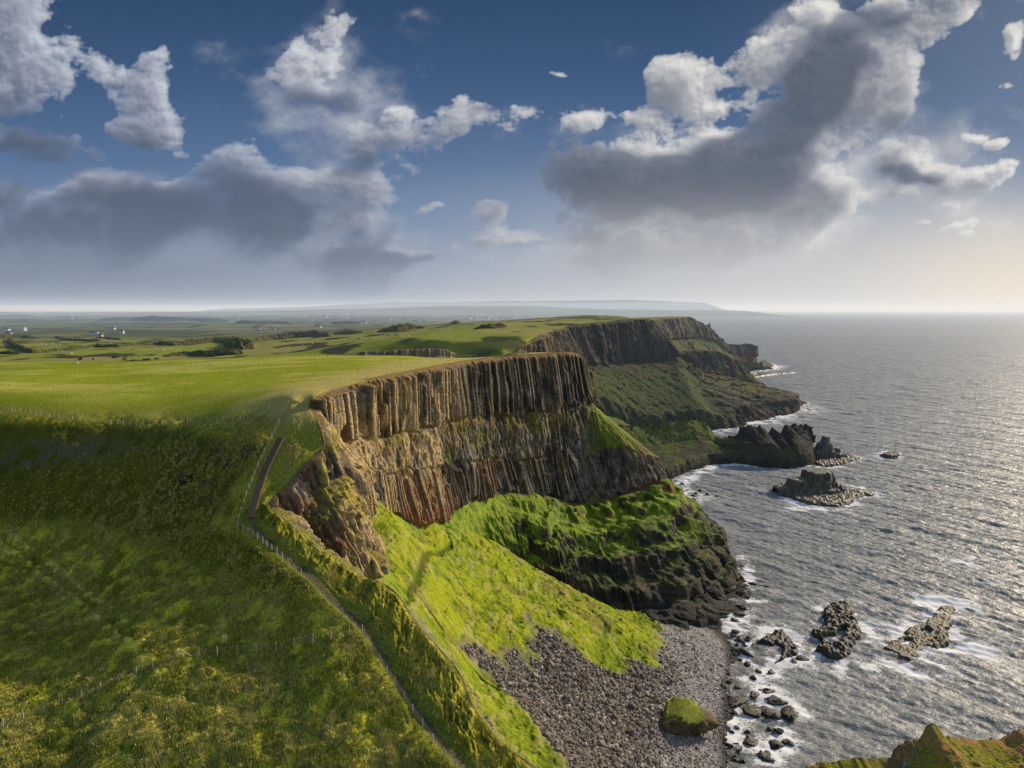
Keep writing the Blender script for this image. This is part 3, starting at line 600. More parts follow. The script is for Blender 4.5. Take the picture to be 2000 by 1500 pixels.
for l, a, b, q in [((1268, 624, 885), (1290, 665, 885), (1300, 700, 880), (1320, 730)), ((1285, 622, 1000), (1302, 662, 995), (1322, 700, 960), (1350, 735)), ((1343, 618, 1120), (1352, 660, 1110), (1372, 700, 1060), (1400, 732)),
                   ((1347, 620, 1150), (1368, 660, 1140), (1400, 695, 1120), (1436, 728)), ((1371, 634, 1175), (1388, 665, 1165), (1415, 695, 1160), (1450, 727)), ((1392, 650, 1200), (1406, 678, 1195), (1428, 700, 1190), (1462, 725)),
                   ((1414, 667, 1230), (1425, 690, 1225), (1440, 706, 1220), (1474, 722)), ((1420, 671, 1250), (1432, 692, 1245), (1450, 706, 1240), (1478, 721)), ((1440, 672, 1265), (1452, 694, 1262), (1462, 706, 1260), (1484, 721)), ((1462, 671, 1280), (1470, 694, 1280), (1474, 706, 1285), (1490, 721)),
                   ((1470, 680, 1295), (1474, 696, 1300), (1478, 706, 1305), (1494, 719))]:
    S.append(st4(PD(*l), a, b, PZ(q[0], q[1], 0)))
S.append(st4(W3(430, 1370, 45), (1466, 690, 1390), (1468, 698, 1400), W3(470, 1450, 0))); S.append(st4(W3(330, 1400, 60), (1380, 690, 1410), (1385, 698, 1430), W3(380, 1480, 0)))
def c3(c, x, y, z, lv, uu, cov, med, fin, nz):
    c = mixc(c, np.array((.22, .17, .08)), ss(2.2, 3, uu)*(1-ss(3.8, 4.2, uu))*(1-ss(1.0, 1.4, lv))*ss(.4, .6, med)*.6)
    return mixc(c, np.array((.13, .05, .03)), ss(5.8, 6.2, uu)*ss(.6, 1, lv)*(1-ss(1.8, 2.2, lv))*.7)
far_sheet('cliff', 'farthest hazy headland of dark cliffs ending in a low stub', S, 2.0, [50, 40, 40, 6], 600, 4.0, 8, colfn=c3, gk=.9)
# chimney pinnacles on that headland's shoulder, one rock
def lathe_rock(name, base, h, r, seed, label, cat, mat=M_farrock, col=(.08, .07, .06), group=None, sides=14, rows=18, top=.35, lean=(0, 0), parent=None):
    a = np.linspace(0, 2*np.pi, sides, endpoint=False)[None, :]; t = np.linspace(0, 1, rows)[:, None]
    rad = r*(1-(1-top)*t**.8)*(1-.9*ss(.97, 1.0, t)); n = fbm2(np.cos(a)*2+seed+t*0, np.sin(a)*2+t*5, 4, seed)
    rad = rad*(.6+.8*n)
    V = np.stack([np.cos(a)*rad+lean[0]*t*h, np.sin(a)*rad+lean[1]*t*h, t*h+0*a], -1)
    fs = []
    for i in range(rows-1):
        for j in range(sides): fs.append((i*sides+j, i*sides+(j+1) % sides, (i+1)*sides+(j+1) % sides, (i+1)*sides+j))
    cc = np.broadcast_to(np.asarray(col), (rows*sides, 3))*(.6+.8*n.ravel()[:, None])
    o = link_mesh(name, V.reshape(-1, 3), np.array(fs), mat, parent, cc, smooth=False); o.location = [float(q) for q in base]
    return tag(o, label, cat, group)
lathe_rock('rock_pinnacle', PD(1385.5, 647, 1195), 15, 3.2, 3, 'slim double chimney of rock on the skyline of the farthest headland', 'pinnacle', top=.3)
lathe_rock('rock_pinnacle', PD(1381.5, 645, 1195), 10, 3.2, 5, 'shorter rock stub beside the slim chimney on the farthest headland', 'pinnacle', top=.5)
# green ridge running out to the castle-like rocks
S = []
def st5(bk, cr, md, lo_, sh): return [np.asarray(bk, float), cr, PD(*md), PD(lo_[0], lo_[1]-2, lo_[2]-9), np.asarray(sh, float), np.asarray(sh, float)+np.array((1, -4, -3.))]
for cr, md, lo_, sh, bz in [((1120, 838, 535), (1140, 870, 505), (1170, 915, 470), (1215, 975), 25), ((1172, 829, 545), (1185, 872, 520), (1200, 920, 480), (1255, 965), 25), ((1205, 829, 548), (1210, 875, 520), (1225, 915, 490), (1290, 945), 22), ((1240, 832, 552), (1245, 875, 525), (1260, 915, 498), (1312, 935), 12), ((1285, 829, 555), (1290, 868, 535), (1300, 905, 510), (1345, 922), 5),
                           ((1325, 822, 558), (1330, 862, 540), (1340, 895, 522), (1375, 911), 0), ((1355, 821, 560), (1362, 858, 542), (1372, 890, 528), (1395, 906), 0), ((1380, 828, 560), (1387, 862, 545), (1392, 890, 532), (1420, 905), 0), ((1396, 848, 558), (1402, 870, 545), (1412, 892, 533), (1450, 907), 0), ((1415, 853, 556), (1422, 872, 545), (1432, 893, 533), (1475, 910), 0),
                           ((1440, 849, 553), (1444, 870, 543), (1452, 893, 532), (1490, 912), 0), ((1447, 833, 552), (1452, 862, 545), (1460, 890, 533), (1500, 913), 0), ((1470, 834, 552), (1474, 860, 545), (1480, 890, 532), (1515, 913), 0), ((1492, 836, 552), (1495, 860, 545), (1502, 890, 532), (1530, 914), 0), ((1497, 850, 552), (1500, 866, 545), (1508, 890, 532), (1537, 914), 0),
                           ((1503, 840, 552), (1506, 862, 545), (1513, 890, 532), (1543, 914), 0), ((1510, 839, 552), (1513, 862, 545), (1518, 890, 532), (1549, 914), 0), ((1514, 851, 552), (1518, 866, 545), (1524, 890, 532), (1553, 914), 0), ((1524, 848, 552), (1528, 866, 545), (1534, 890, 532), (1558, 913), 0), ((1530, 836, 552), (1535, 862, 545), (1540, 890, 532), (1562, 913), 0),
                           ((1552, 830, 552), (1555, 860, 545), (1558, 888, 532), (1570, 913), 0), ((1572, 833, 552), (1574, 862, 545), (1577, 890, 534), (1583, 911), 0), ((1577, 845, 553), (1580, 868, 548), (1583, 890, 540), (1590, 907), 0), ((1581, 860, 556), (1584, 875, 556), (1588, 890, 555), (1594, 900), 0)]:
    c_ = PD(*cr); q = PZ(sh[0], sh[1], 0)
    S.append(st5(W3(c_[0]+8, c_[1]+(60 if bz else 26), bz-1), c_, md, lo_, q))
P5 = np.array(S)
for i_ in range(len(S)):
    q_ = S[i_][4]; S[i_][3] = np.array([q_[0]-1.0, q_[1]+3.5, 7.0 if i_ < 8 else 9.0])
    if i_ > 8: S[i_][2] = np.array([q_[0]-1.5, q_[1]+9.0, 15.0+2*math.sin(i_*1.7)])
def ridge_col(c, x, y, z, lv, uu, cov, med, fin, nz):
    w = 1-ss(8.4, 9.2, uu)
    c = mixc(c, np.array((.10, .13, .018)), w*(1-ss(1.3, 2.4, lv+(cov-.5)*2)))
    c = mixc(c, np.array((.035, .035, .02)), w*ss(1.4, 2.3, lv)*ss(.38, .58, med)*.85)
    c = mixc(c, np.array((.032, .029, .026)), (1-w)*.9*ss(.5, .9, lv))
    c = mixc(c, np.array((.08, .07, .02)), (1-w)*ss(1.8, 2.4, lv)*ss(.4, .6, cov)*.6*(1-ss(3.2, 3.8, lv)))
    c = mixc(c, np.array((.022, .02, .018)), 1-ss(1.5, 5, z+(cov-.5)*5))
    c = mixc(c, np.array((.30, .26, .14)), (1-ss(.01, .035, abs(lv-1.0)))*(1-ss(6, 7, uu))*.8)
    return c
def ridge_sheet():
    global sheet_base
    return far_sheet('headland', 'low green ridge running out into castle-like jagged black rocks', S, .7, [14, 34, 40, 40, 6], 700, 2.0, 2.6, colfn=ridge_col, gk=.5, jag=3.2)
ridge_sheet()['category'] = 'headland'
# ------------------------------------------------------------------ SEA ROCKS
def island(name, label, cat, outline, peaks, res, seed, basez=1.2, edge=2.5, rough=1.0, pools=(), col=(.026, .023, .02), col2=(.06, .05, .034), group=None, lumps=2.2, mat=None, warpz=None):
    poly = np.array([PZ(a, b, 0) for a, b in outline])[:, :2]
    mn = poly.min(0)-4; mx_ = poly.max(0)+4
    xs = np.arange(mn[0], mx_[0], res); ys = np.arange(mn[1], mx_[1], res)
    Y, X = np.meshgrid(ys, xs, indexing='ij')
    wx = X+(fbm2(X/3, Y/3, 3, seed+8)-.5)*3; wy = Y+(fbm2(X/3+9, Y/3, 3, seed+9)-.5)*3
    sd = poly_sd(wx, wy, poly)
    n1 = fbm2(X/lumps, Y/lumps, 3, seed); n2 = fbm2(X/.8, Y/.8, 3, seed+1); cell = 1-abs(2*fbm2(X/(lumps*.8), Y/(lumps*.8), 3, seed+2)-1)
    z = -2+(basez+2)*ss(-1.0, edge, sd)
    z = z+rough*((n1-.5)*1.3+(cell-.55)*1.1+(n2-.5)*.9)*ss(-1, 1.5, sd)
    pm = np.zeros_like(z)
    for pl in pools:
        pp = np.array([PZ(a, b, 0) for a, b in pl])[:, :2]; m = ss(-.3, .5, poly_sd(wx, wy, pp)); z = lerp(z, np.full_like(z, -.6), m); pm = np.maximum(pm, ss(-.8, .2, poly_sd(wx, wy, pp)))
    for (px, py, D, rx, ry, pw) in peaks:
        p = PD(px, py, D); d = (np.abs((X-p[0])/rx)**pw+np.abs((Y-p[1])/ry)**pw)**(1/pw)
        d = d+(n1-.5)*.5+(n2-.5)*.25
        z = np.maximum(z, p[2]*(1-ss(.55, 1.12, d))-1.5*ss(.9, 1.2, d))
    cc = np.broadcast_to(np.asarray(col), X.shape+(3,)).copy()
    cc = mixc(cc, np.asarray(col2), ss(.42, .62, n1*.5+cell*.5)*ss(.5, 1.5, z)); cc = mixc(cc, np.array((.03, .03, .028)), 1-ss(.1, .9, z))
    cc = mixc(cc, np.array((.11, .11, .05)), pm*.6)
    o = link_mesh(name, np.stack([X, Y, z], -1), grid_faces(*X.shape), mat or M_wetrock, None, cc)
    tag(o, label, cat, group); FOAM.append(poly); return o
FOAM = []
pools_ = [[(1605, 1248), (1632, 1241), (1640, 1228), (1652, 1228), (1652, 1250), (1640, 1261), (1615, 1262)]]
island('sea_rock', 'black rounded skerry with a pale green rock pool in its middle', 'skerry', [(1605, 1190), (1625, 1182), (1650, 1178), (1672, 1185), (1672, 1205), (1685, 1235), (1683, 1255), (1665, 1272), (1655, 1290), (1630, 1294), (1600, 1284), (1590, 1272), (1600, 1255), (1580, 1245), (1578, 1232), (1600, 1228), (1605, 1215), (1598, 1205)], [], .28, 11, basez=1.7, pools=pools_, rough=1.1)
island('sea_rock', 'dark crescent shaped skerry curling round a calm shallow pool near the beach', 'skerry', [(1462, 1260), (1482, 1250), (1503, 1244), (1506, 1232), (1530, 1230), (1545, 1245), (1560, 1265), (1562, 1280), (1540, 1292), (1515, 1298), (1500, 1300), (1515, 1285), (1525, 1274), (1518, 1264), (1490, 1262), (1470, 1265)], [], .28, 21, basez=1.1, edge=2, rough=.9)
island('sea_rock', 'flat brown reef awash in white surf, farthest right of the skerries', 'reef', [(1720, 1265), (1760, 1240), (1775, 1222), (1800, 1218), (1820, 1195), (1850, 1180), (1870, 1190), (1870, 1215), (1855, 1240), (1853, 1262), (1835, 1275), (1815, 1268), (1805, 1280), (1770, 1300), (1760, 1290), (1735, 1275)], [], .28, 31, basez=.9, edge=2.0, rough=.5, pools=[[(1765, 1252), (1785, 1250), (1778, 1262), (1762, 1262)], [(1795, 1232), (1815, 1228), (1822, 1240), (1800, 1240)]], col=(.085, .066, .04), col2=(.15, .12, .075), lumps=1.6)
island('sea_rock', 'brown hump of rock on the seaward edge of the flat reef', 'rock', [(1812, 1262), (1822, 1240), (1838, 1228), (1850, 1240), (1852, 1258), (1836, 1274), (1820, 1272)], [], .28, 33, basez=1.6, edge=2, col=(.11, .085, .045), col2=(.17, .14, .07))
island('sea_stack', 'dark two-horned rock islet with low tail, surf at its foot', 'islet', [(1530, 962), (1545, 978), (1590, 990), (1640, 992), (1665, 985), (1690, 968), (1688, 958), (1650, 958), (1600, 952), (1545, 952)],
       [(1549, 934, 432, 4, 6, 2), (1552, 950, 430, 10, 8, 3), (1598, 920, 436, 11, 9, 5), (1584, 935, 434, 18, 10, 4), (1622, 953, 428, 6, 8, 4), (1665, 958, 432, 14, 7, 3), (1575, 950, 430, 28, 10, 3)], .4, 41, basez=1.8, edge=3, col=(.05, .046, .04), col2=(.10, .085, .05))
island('sea_stack', 'sharp pointed black sea stack off the end of the ridge', 'sea stack', [(1588, 905), (1600, 914), (1640, 911), (1680, 899), (1660, 890), (1620, 887), (1592, 895)],
       [(1612, 852, 535, 5, 5, 1.5), (1610, 864, 535, 9, 7, 2), (1605, 876, 535, 13, 9, 3), (1632, 874, 535, 5, 5, 3), (1622, 884, 534, 15, 8, 3), (1655, 892, 535, 14, 5, 3)], .4, 43, basez=1.8, edge=3, col=(.045, .042, .038), col2=(.08, .07, .05))
island('sea_rock', 'small flat skerry alone in open water beyond the pointed stack', 'skerry', [(1718, 889), (1735, 885), (1758, 888), (1762, 892), (1745, 896), (1725, 894)], [], .4, 45, basez=2.2, edge=3)
island('sea_rock', 'low dark shelf of rock off the far headland stub', 'reef', [(1475, 720), (1480, 708), (1500, 706), (1512, 712), (1522, 719), (1512, 722)], [(1490, 707, 1330, 16, 20, 3)], 1.2, 47, basez=4, edge=10, lumps=8, rough=2)
island('sea_rock', 'thin reef awash below the far headland, two long strips', 'reef', [(1465, 738), (1480, 728), (1500, 730), (1540, 726), (1552, 729), (1520, 731), (1490, 736)], [], 1.2, 48, basez=2, edge=6, lumps=6, rough=1)
island('island', 'faint low island on the sea horizon', 'island', [(1470, 611), (1480, 607.9), (1500, 607.9), (1512, 610)], [], 60, 49, basez=25, edge=250, lumps=300, rough=5, mat=M_far, col=(.1, .11, .1), col2=(.1, .11, .1))
# single rocks
def ico(sub=3):
    import bmesh
    bm = bmesh.new(); bmesh.ops.create_icosphere(bm, subdivisions=sub, radius=1)
    V = np.array([v.co[:] for v in bm.verts]); Fc = np.array([[v.index for v in f.verts] for f in bm.faces]); bm.free(); return V, Fc
IV, IF = ico(4); IV3, IF3 = ico(3); IV1, IF1 = ico(1)
def rock_mesh(V, seed, box=.35, rough=.35, crag=0):
    a = V/(np.abs(V).max(1)[:, None]**box)
    if crag: m = fbm3(V[:, 0]*3+seed, V[:, 1]*3, V[:, 2]*3, 4, seed+5, .6); a = a*(1+crag*((1-np.abs(2*m-1))-.75))[:, None]
    n = fbm3(V[:, 0]*1.3+seed*3.1, V[:, 1]*1.3, V[:, 2]*1.3+seed, 4, seed, .55)
    pl = np.random.default_rng(seed).normal(size=(6, 3)); pl /= np.linalg.norm(pl, axis=1)[:, None]
    a = a*(1+rough*(n-.5)*2)[:, None]
    for k in pl:
        d = a @ k; m = d > .72; a[m] -= ((d[m]-.72)*.85)[:, None]*k
    return a, n
def rock(name, label, cat, loc, size, seed, mat, col, col2, group=None, top=None, hi=False, rz=None):
    V, Fc = (IV, IF)
    a, n = rock_mesh(V, seed, rough=.6 if hi else .8, crag=1.0 if hi else 1.3); a = a*np.asarray(size)
    c = mixc(np.broadcast_to(np.asarray(col), V.shape).copy(), np.asarray(col2), ss(.4, .6, n))
    if top is not None: c = mixc(c, np.asarray(top), ss(.45, .7, V[:, 2]+(n-.5)*1.2))
    if top is None: c = mixc(c, np.array((.028, .028, .026)), 1-ss(-.05, .35, V[:, 2]))
    o = link_mesh(name, a, Fc, mat, None, c); o.location = [float(q) for q in loc]; o.rotation_euler = (0, 0, (seed*1.7 if rz is None else rz))
    return tag(o, label, cat, group)
pb = hit(1338, 1432, slope_z, 120, 400)
rock('boulder', 'house-sized boulder with mossy green top alone on the beach', 'boulder', pb+np.array((0, 3.5, 2.0)), (6.6, 4.8, 4.2), 77, M_rock, (.10, .075, .05), (.17, .13, .07), top=(.19, .22, .02), hi=True, rz=.1)
rl_ = [(1440, 1368, 28, 8), (1475, 1356, 15, 8), (1500, 1350, 14, 8), (1520, 1372, 20, 9), (1540, 1392, 20, 12), (1500, 1390, 18, 8), (1470, 1390, 17, 9), (1510, 1398, 12, 6), (1410, 1330, 12, 10), (1417, 1344, 8, 7), (1443, 1342, 6, 7), (1427, 1320, 8, 5), (1437, 1234, 6, 7), (1457, 1275, 9, 8), (1470, 1324, 8, 5), (1482, 1312, 5, 4), (1507, 1314, 6, 5), (1460, 1296, 8, 4),
       (1463, 1448, 13, 10), (1420, 1455, 8, 7), (1515, 1455, 11, 10), (1535, 1448, 8, 8), (1522, 1427, 10, 6), (1503, 1422, 5, 3), (1450, 1486, 10, 5), (1492, 1482, 18, 7), (1500, 1473, 9, 6), (1436, 1484, 6, 5), (1566, 1286, 9, 9), (1553, 1292, 6, 6), (1445, 1200, 8, 8), (1437, 1212, 7, 5), (1447, 1185, 7, 6), (1462, 1157, 5, 4), (1470, 1140, 4, 4),
       (1354, 967, 5, 3), (1361, 964, 4, 4), (1355, 977, 4, 4), (1383, 966, 4, 4), (1399, 968, 2, 2), (1340, 958, 5, 3), (1368, 958, 4, 3), (1346, 985, 3, 3), (1332, 945, 6, 3), (1600, 640, 0, 0)]
_r = rs(321); _s = np.array([(1436, 1500), (1430, 1450), (1418, 1400), (1408, 1360), (1402, 1320), (1420, 1290), (1432, 1250), (1428, 1225)], float); _c = np.r_[0, np.cumsum(np.hypot(*np.diff(_s, axis=0).T))]
for _k in range(64):
    _d = _r.uniform(0, _c[-1]); _a = np.interp(_d, _c, _s[:, 0])+_r.normal(6, 15); _b = np.interp(_d, _c, _s[:, 1])+_r.normal(0, 5)
    if _a > 1398: rl_.append((_a, _b, _r.uniform(2.5, 7), _r.uniform(2, 5)))
places = ['beside the beach edge', 'in the surf']
for i, (a, b, rx, ry) in enumerate(rl_):
    if rx == 0: continue
    p = PZ(a, b, .2); k = p[1]/F
    far = b < 1000
    lab = ('black wave-washed rock among the scattered skerries off the beach' if i < 48 else 'small jagged dark rock along the waterline of the shingle beach') if not far else 'dark rock in the shallows of the bay beyond the headland'
    if i == 0: lab = 'long flat black rock lying at the edge of the shingle beach'
    if i == 4: lab = 'rounded black rock at the seaward end of the rock cluster, surf around it'
    if i == 18: lab = 'dark round rock in shallow water right of the mossy boulder'
    o = rock('sea_rock', lab, 'rock', p+np.array((0, 0, -.2)), (rx*k, max(ry*k*1.5, rx*k*.6), ry*k*.5+.3), 100+i, M_wetrock, (.028, .026, .023), (.065, .055, .042), group=(('rocks scattered in the water off the beach' if i < 48 else 'small rocks along the waterline') if not far else 'rocks in the shallows of the far bay'))
    if i >= 48: continue
    FOAM.append(np.array([p[:2]+np.array((math.cos(t)*rx*k*1.1, math.sin(t)*rx*k*.8)) for t in np.linspace(0, 6.28, 8)[:-1]]))
print('rocks', time.time()-T0)
# ------------------------------------------------------------------ SCREE & BEACH STONES
def in_scree(n, seed):
    r = rs(seed); px = r.uniform(880, 1440, n); py = r.uniform(1215, 1512, n)
    # vectorised ray hit on the smooth slope
    D = np.full(n, 90.0); lo_ = np.full(n, 80.0); hi_ = np.full(n, 300.0)
    for _ in range(26):
        m = (lo_+hi_)/2; P = PD(px, py, m); below = P[:, 2] < slope_z(P[:, 0], P[:, 1]); hi_ = np.where(below, m, hi_); lo_ = np.where(below, lo_, m)
    P = PD(px, py, hi_); x, y = P[:, 0], P[:, 1]
    z, gm_, *_ = shaped_slope(x, y)
    ok = (gm_ < .35) & (z > -.3) & (hi_ < 285) & (x > lip_x(y)+3)
    return np.stack([x, y, z], -1)[ok]
PS = in_scree(24000, 5); hgt = PS[:, 2]; r = rs(6); n = len(PS)
blk_ = ss(2.5, 7, hgt+fbm2(PS[:, 0]/9, PS[:, 1]/9, 3, 5)*3-1.5)
size = (.16+.5*r.random(n)**3.0)*lerp(.55, 1.25, blk_)*np.where(r.random(n) < .015, 1.9, 1)
order = np.argsort(-size*1e3/PS[:, 1]); PS = PS[order]; size = size[order]; blk_ = blk_[order]
variants = [rock_mesh(IV1, 900+k, .55, .3)[0] for k in range(12)]
M_stone = surf_mat('scree_stone', fine=4, contrast=.4, bump=0, rough=.85)
def stone_cols(k, rr):
    c = np.array((.20, .165, .14))*(.45+.9*rr)
    if k < .35: c = np.array((.34, .32, .30))*(.5+.7*rr)
    return c
NBIG = 240
vm = []
for k in range(12):
    me_o = link_mesh('scree_block', variants[k], IF1, M_stone, None, np.broadcast_to(stone_cols(.8, (k % 5)/5+.1), IV1.shape), smooth=False)
    vm.append(me_o.data); bpy.data.objects.remove(me_o)
for i in range(NBIG):
    o = bpy.data.objects.new('scree_block', vm[i % 12]); C.objects.link(o)
    s_ = size[i]; o.location = [float(q) for q in PS[i]+np.array((0, 0, s_*.2))]; o.scale = (s_*1.1, s_*.85, s_*.8); o.rotation_euler = (r.random()*.6, r.random()*.6, r.random()*6)
    tag(o, 'angular brown basalt block lying loose on the scree and shingle', 'stone', 'larger loose blocks on the scree')
rest = PS[NBIG:]; sz = size[NBIG:]; n = len(rest); bk = blk_[NBIG:]
ang = r.random(n)*6.28; kk = r.integers(0, 12, n); VA = np.array(variants)[kk]
ca, sa = np.cos(ang), np.sin(ang)
asp = r.uniform(.6, 1.3, (n, 3))*sz[:, None]*np.array((1, 1, .8)); VA = VA*asp[:, None, :]
VX = VA[..., 0]*ca[:, None]-VA[..., 1]*sa[:, None]; VY = VA[..., 0]*sa[:, None]+VA[..., 1]*ca[:, None]
VV = np.stack([VX+rest[:, 0:1], VY+rest[:, 1:2], VA[..., 2]+rest[:, 2:3]+.15*sz[:, None]], -1)
fc = (IF1[None]+(np.arange(n)*len(IV1))[:, None, None]).reshape(-1, 3)
ck = np.where((r.random(n) < lerp(.5, .12, bk))[:, None], np.array((.37, .35, .33)), np.array((.205, .17, .14)))*(.4+.9*r.random(n))[:, None]
o = link_mesh('rubble', VV.reshape(-1, 3), fc, M_stone, None, np.repeat(ck, len(IV1), 0), smooth=False)
tag(o, 'loose brown scree and grey shingle stones covering the beach', 'rubble', kind='stuff')
print('stones', time.time()-T0)
# ------------------------------------------------------------------ SEA
ys = np.r_[np.geomspace(160, 3000, 1350)[:-1], np.geomspace(3000, 60000, 300)]; us_ = np.r_[np.linspace(-1.0, .0, 60)[:-1], np.linspace(0, .24, 220)[:-1], np.linspace(.24, .86, 620)]
Yg = np.repeat(ys[:, None], len(us_), 1); Xg = Yg*us_[None, :]
dy = np.gradient(ys)[:, None]
Zg = np.zeros_like(Xg); rw = rs(12)
wfoam = 0
SH = 1-.55*np.exp(-np.maximum(Xg-75, 0)/60)*(Yg < 420)
for k in range(40):
    lam = 3.2*1.075**k; th = math.radians(212+rw.normal()*30); kx, ky = math.sin(th)*2*math.pi/lam, math.cos(th)*2*math.pi/lam
    ph = rw.random()*6.28; a_ = .042*lam**.34
    w = 1-ss(.28, .55, dy/lam)
    s1 = np.sin(kx*Xg+ky*Yg+ph+1.2*vn2(Xg/(lam*5), Yg/(lam*5), k) if k % 2 == 0 else kx*Xg+ky*Yg+ph)
    Zg += a_*w*(np.where(s1 > 0, s1**1.6 if False else np.abs(s1)**1.5*np.sign(s1), s1*.8))
Zg *= SH
# foam: near rocks and shores, and small whitecaps
foam = np.zeros_like(Xg); nr = (Yg < 1500) & (Xg > 0)
xf, yf = Xg[nr], Yg[nr]; best = np.full(len(xf), 99.0)
for poly in FOAM:
    if poly[:, 1].max() > 2500: continue
    c0 = poly.mean(0); rad = np.linalg.norm(poly-c0, axis=1).max()+26
    sel = np.where((abs(xf-c0[0]) < rad) & (abs(yf-c0[1]) < rad))[0]
    if len(sel) == 0: continue
    big_ = min(1.0, rad/40); d = -poly_sd(xf[sel], yf[sel], poly)
    best[sel] = np.minimum(best[sel], d/max(.35, big_))
shore = [PZ(a, b, 0) for a, b in [(1430, 1500), (1432, 1440), (1415, 1380), (1400, 1320), (1425, 1290), (1420, 1250), (1445, 1205), (1470, 1150), (1462, 1120), (1450, 1090)]]
best = np.minimum(best, seg_dist(xf, yf, shore)*1.1)
for sh_, kf in [([(1300, 985), (1325, 950), (1360, 925), (1410, 906), (1450, 908), (1500, 913), (1560, 914), (1592, 905)], .8), ([(1385, 838), (1435, 833), (1480, 820), (1530, 811), (1560, 800), (1552, 785)], .22), ([(1465, 728), (1500, 722), (1520, 715)], .3)]:
    best = np.minimum(best, seg_dist(xf, yf, [PZ(a, b, 0) for a, b in sh_])*kf)
fn_ = fbm2(xf/5, yf/5, 4, 700); fn2 = fbm2(xf/22, yf/22, 3, 701)
f1 = np.exp(-np.maximum(best, 0)/4.2)*1.2*ss(.36, .62, fn_*.6+fn2*.4)
for (a, b, ra, rb_, w_) in [(1660, 1305, 80, 20, .95), (1700, 1235, 60, 22, .8), (1840, 1185, 70, 26, 1.2), (1868, 1245, 45, 50, 1.1), (1780, 1300, 60, 26, 1.2), (1890, 1097, 45, 12, .75), (1930, 1130, 35, 25, .4), (1480, 1165, 25, 20, .7), (1530, 1240, 40, 30, .35), (1500, 1470, 50, 30, .4), (1690, 960, 22, 14, .9), (1590, 995, 60, 8, .8), (1480, 822, 60, 9, .6), (1560, 1400, 30, 30, .35), (1345, 965, 45, 20, .6)]:
    p = PZ(a, b, 0); k = p[1]/F; kd = p[1]**2/(H*F)
    f1 = np.maximum(f1, w_*np.exp(-(((xf-p[0])/(ra*k))**2+((yf-p[1])/(rb_*kd))**2))*ss(.38, .56, fn_*.7+fn2*.3)*1.2)
foam[nr] = f1
cap = ss(.72, .80, fbm2(Xg/10, Yg/14, 3, 702)+.10*np.clip(Zg, -1, 2))*(Yg < 2600)*(Xg > 60)*(Yg > 220)
foam = np.maximum(foam, cap*.2)
shal = np.zeros_like(Xg)
shal[nr] = np.clip(np.exp(-np.maximum(seg_dist(xf, yf, shore), 0)/10), 0, 1)
seac = np.broadcast_to(np.array((.20, .215, .22)), Xg.shape+(3,)).copy()
seac = mixc(seac, np.array((.10, .11, .095)), shal*.7); seac[..., 0:1] = seac[..., 0:1]
m = bpy.data.materials.new('sea_water'); nt = nodes(m); N = nt.nodes; L = nt.links
out = N.new('ShaderNodeOutputMaterial'); b = N.new('ShaderNodeBsdfPrincipled'); fb = N.new('ShaderNodeBsdfPrincipled'); mixs = N.new('ShaderNodeMixShader')
L.new(b.outputs[0], mixs.inputs[1]); L.new(fb.outputs[0], mixs.inputs[2]); L.new(mixs.outputs[0], out.inputs[0])
fb.inputs['Base Color'].default_value = (.74, .76, .78, 1); fb.inputs['Roughness'].default_value = .9
at = N.new('ShaderNodeAttribute'); at.attribute_name = 'tint'; L.new(at.outputs['Color'], b.inputs['Base Color'])
b.inputs['Roughness'].default_value = .46; b.inputs['Specular IOR Level'].default_value = .4; b.inputs['IOR'].default_value = 1.33
fa = N.new('ShaderNodeAttribute'); fa.attribute_name = 'foam'
g_ = N.new('ShaderNodeNewGeometry'); n1_ = N.new('ShaderNodeTexNoise'); n1_.inputs['Scale'].default_value = .9; n1_.inputs['Detail'].default_value = 7; n1_.inputs['Roughness'].default_value = .7; n1_.inputs['Distortion'].default_value = 1.2
L.new(g_.outputs['Position'], n1_.inputs['Vector'])
ad = N.new('ShaderNodeMath'); ad.operation = 'ADD'; 
nw = N.new('ShaderNodeTexNoise'); nw.inputs['Scale'].default_value = .42; nw.inputs['Detail'].default_value = 3; nw.inputs['Distortion'].default_value = 2.0; L.new(g_.outputs['Position'], nw.inputs['Vector'])
w1_ = N.new('ShaderNodeMath'); w1_.operation = 'MULTIPLY_ADD'; w1_.inputs[1].default_value = 2; w1_.inputs[2].default_value = -1; L.new(nw.outputs[0], w1_.inputs[0])
w2_ = N.new('ShaderNodeMath'); w2_.operation = 'ABSOLUTE'; L.new(w1_.outputs[0], w2_.inputs[0])
w3_ = N.new('ShaderNodeMapRange'); w3_.inputs[1].default_value = 0; w3_.inputs[2].default_value = .3; w3_.inputs[3].default_value = .22; w3_.inputs[4].default_value = -.28; L.new(w2_.outputs[0], w3_.inputs[0])
w4_ = N.new('ShaderNodeMath'); w4_.operation = 'ADD'; L.new(n1_.outputs[0], w4_.inputs[0]); L.new(w3_.outputs[0], w4_.inputs[1])
L.new(fa.outputs['Fac'], ad.inputs[0]); L.new(w4_.outputs[0], ad.inputs[1])
mr = N.new('ShaderNodeMapRange'); mr.inputs[1].default_value = .74; mr.inputs[2].default_value = 1.12; L.new(ad.outputs[0], mr.inputs[0]); L.new(mr.outputs[0], mixs.inputs[0])
mp = N.new('ShaderNodeMapping'); mp.inputs['Rotation'].default_value = (0, 0, math.radians(25)); mp.inputs['Scale'].default_value = (.6, 1, 1); L.new(g_.outputs['Position'], mp.inputs[0])
hsum = None
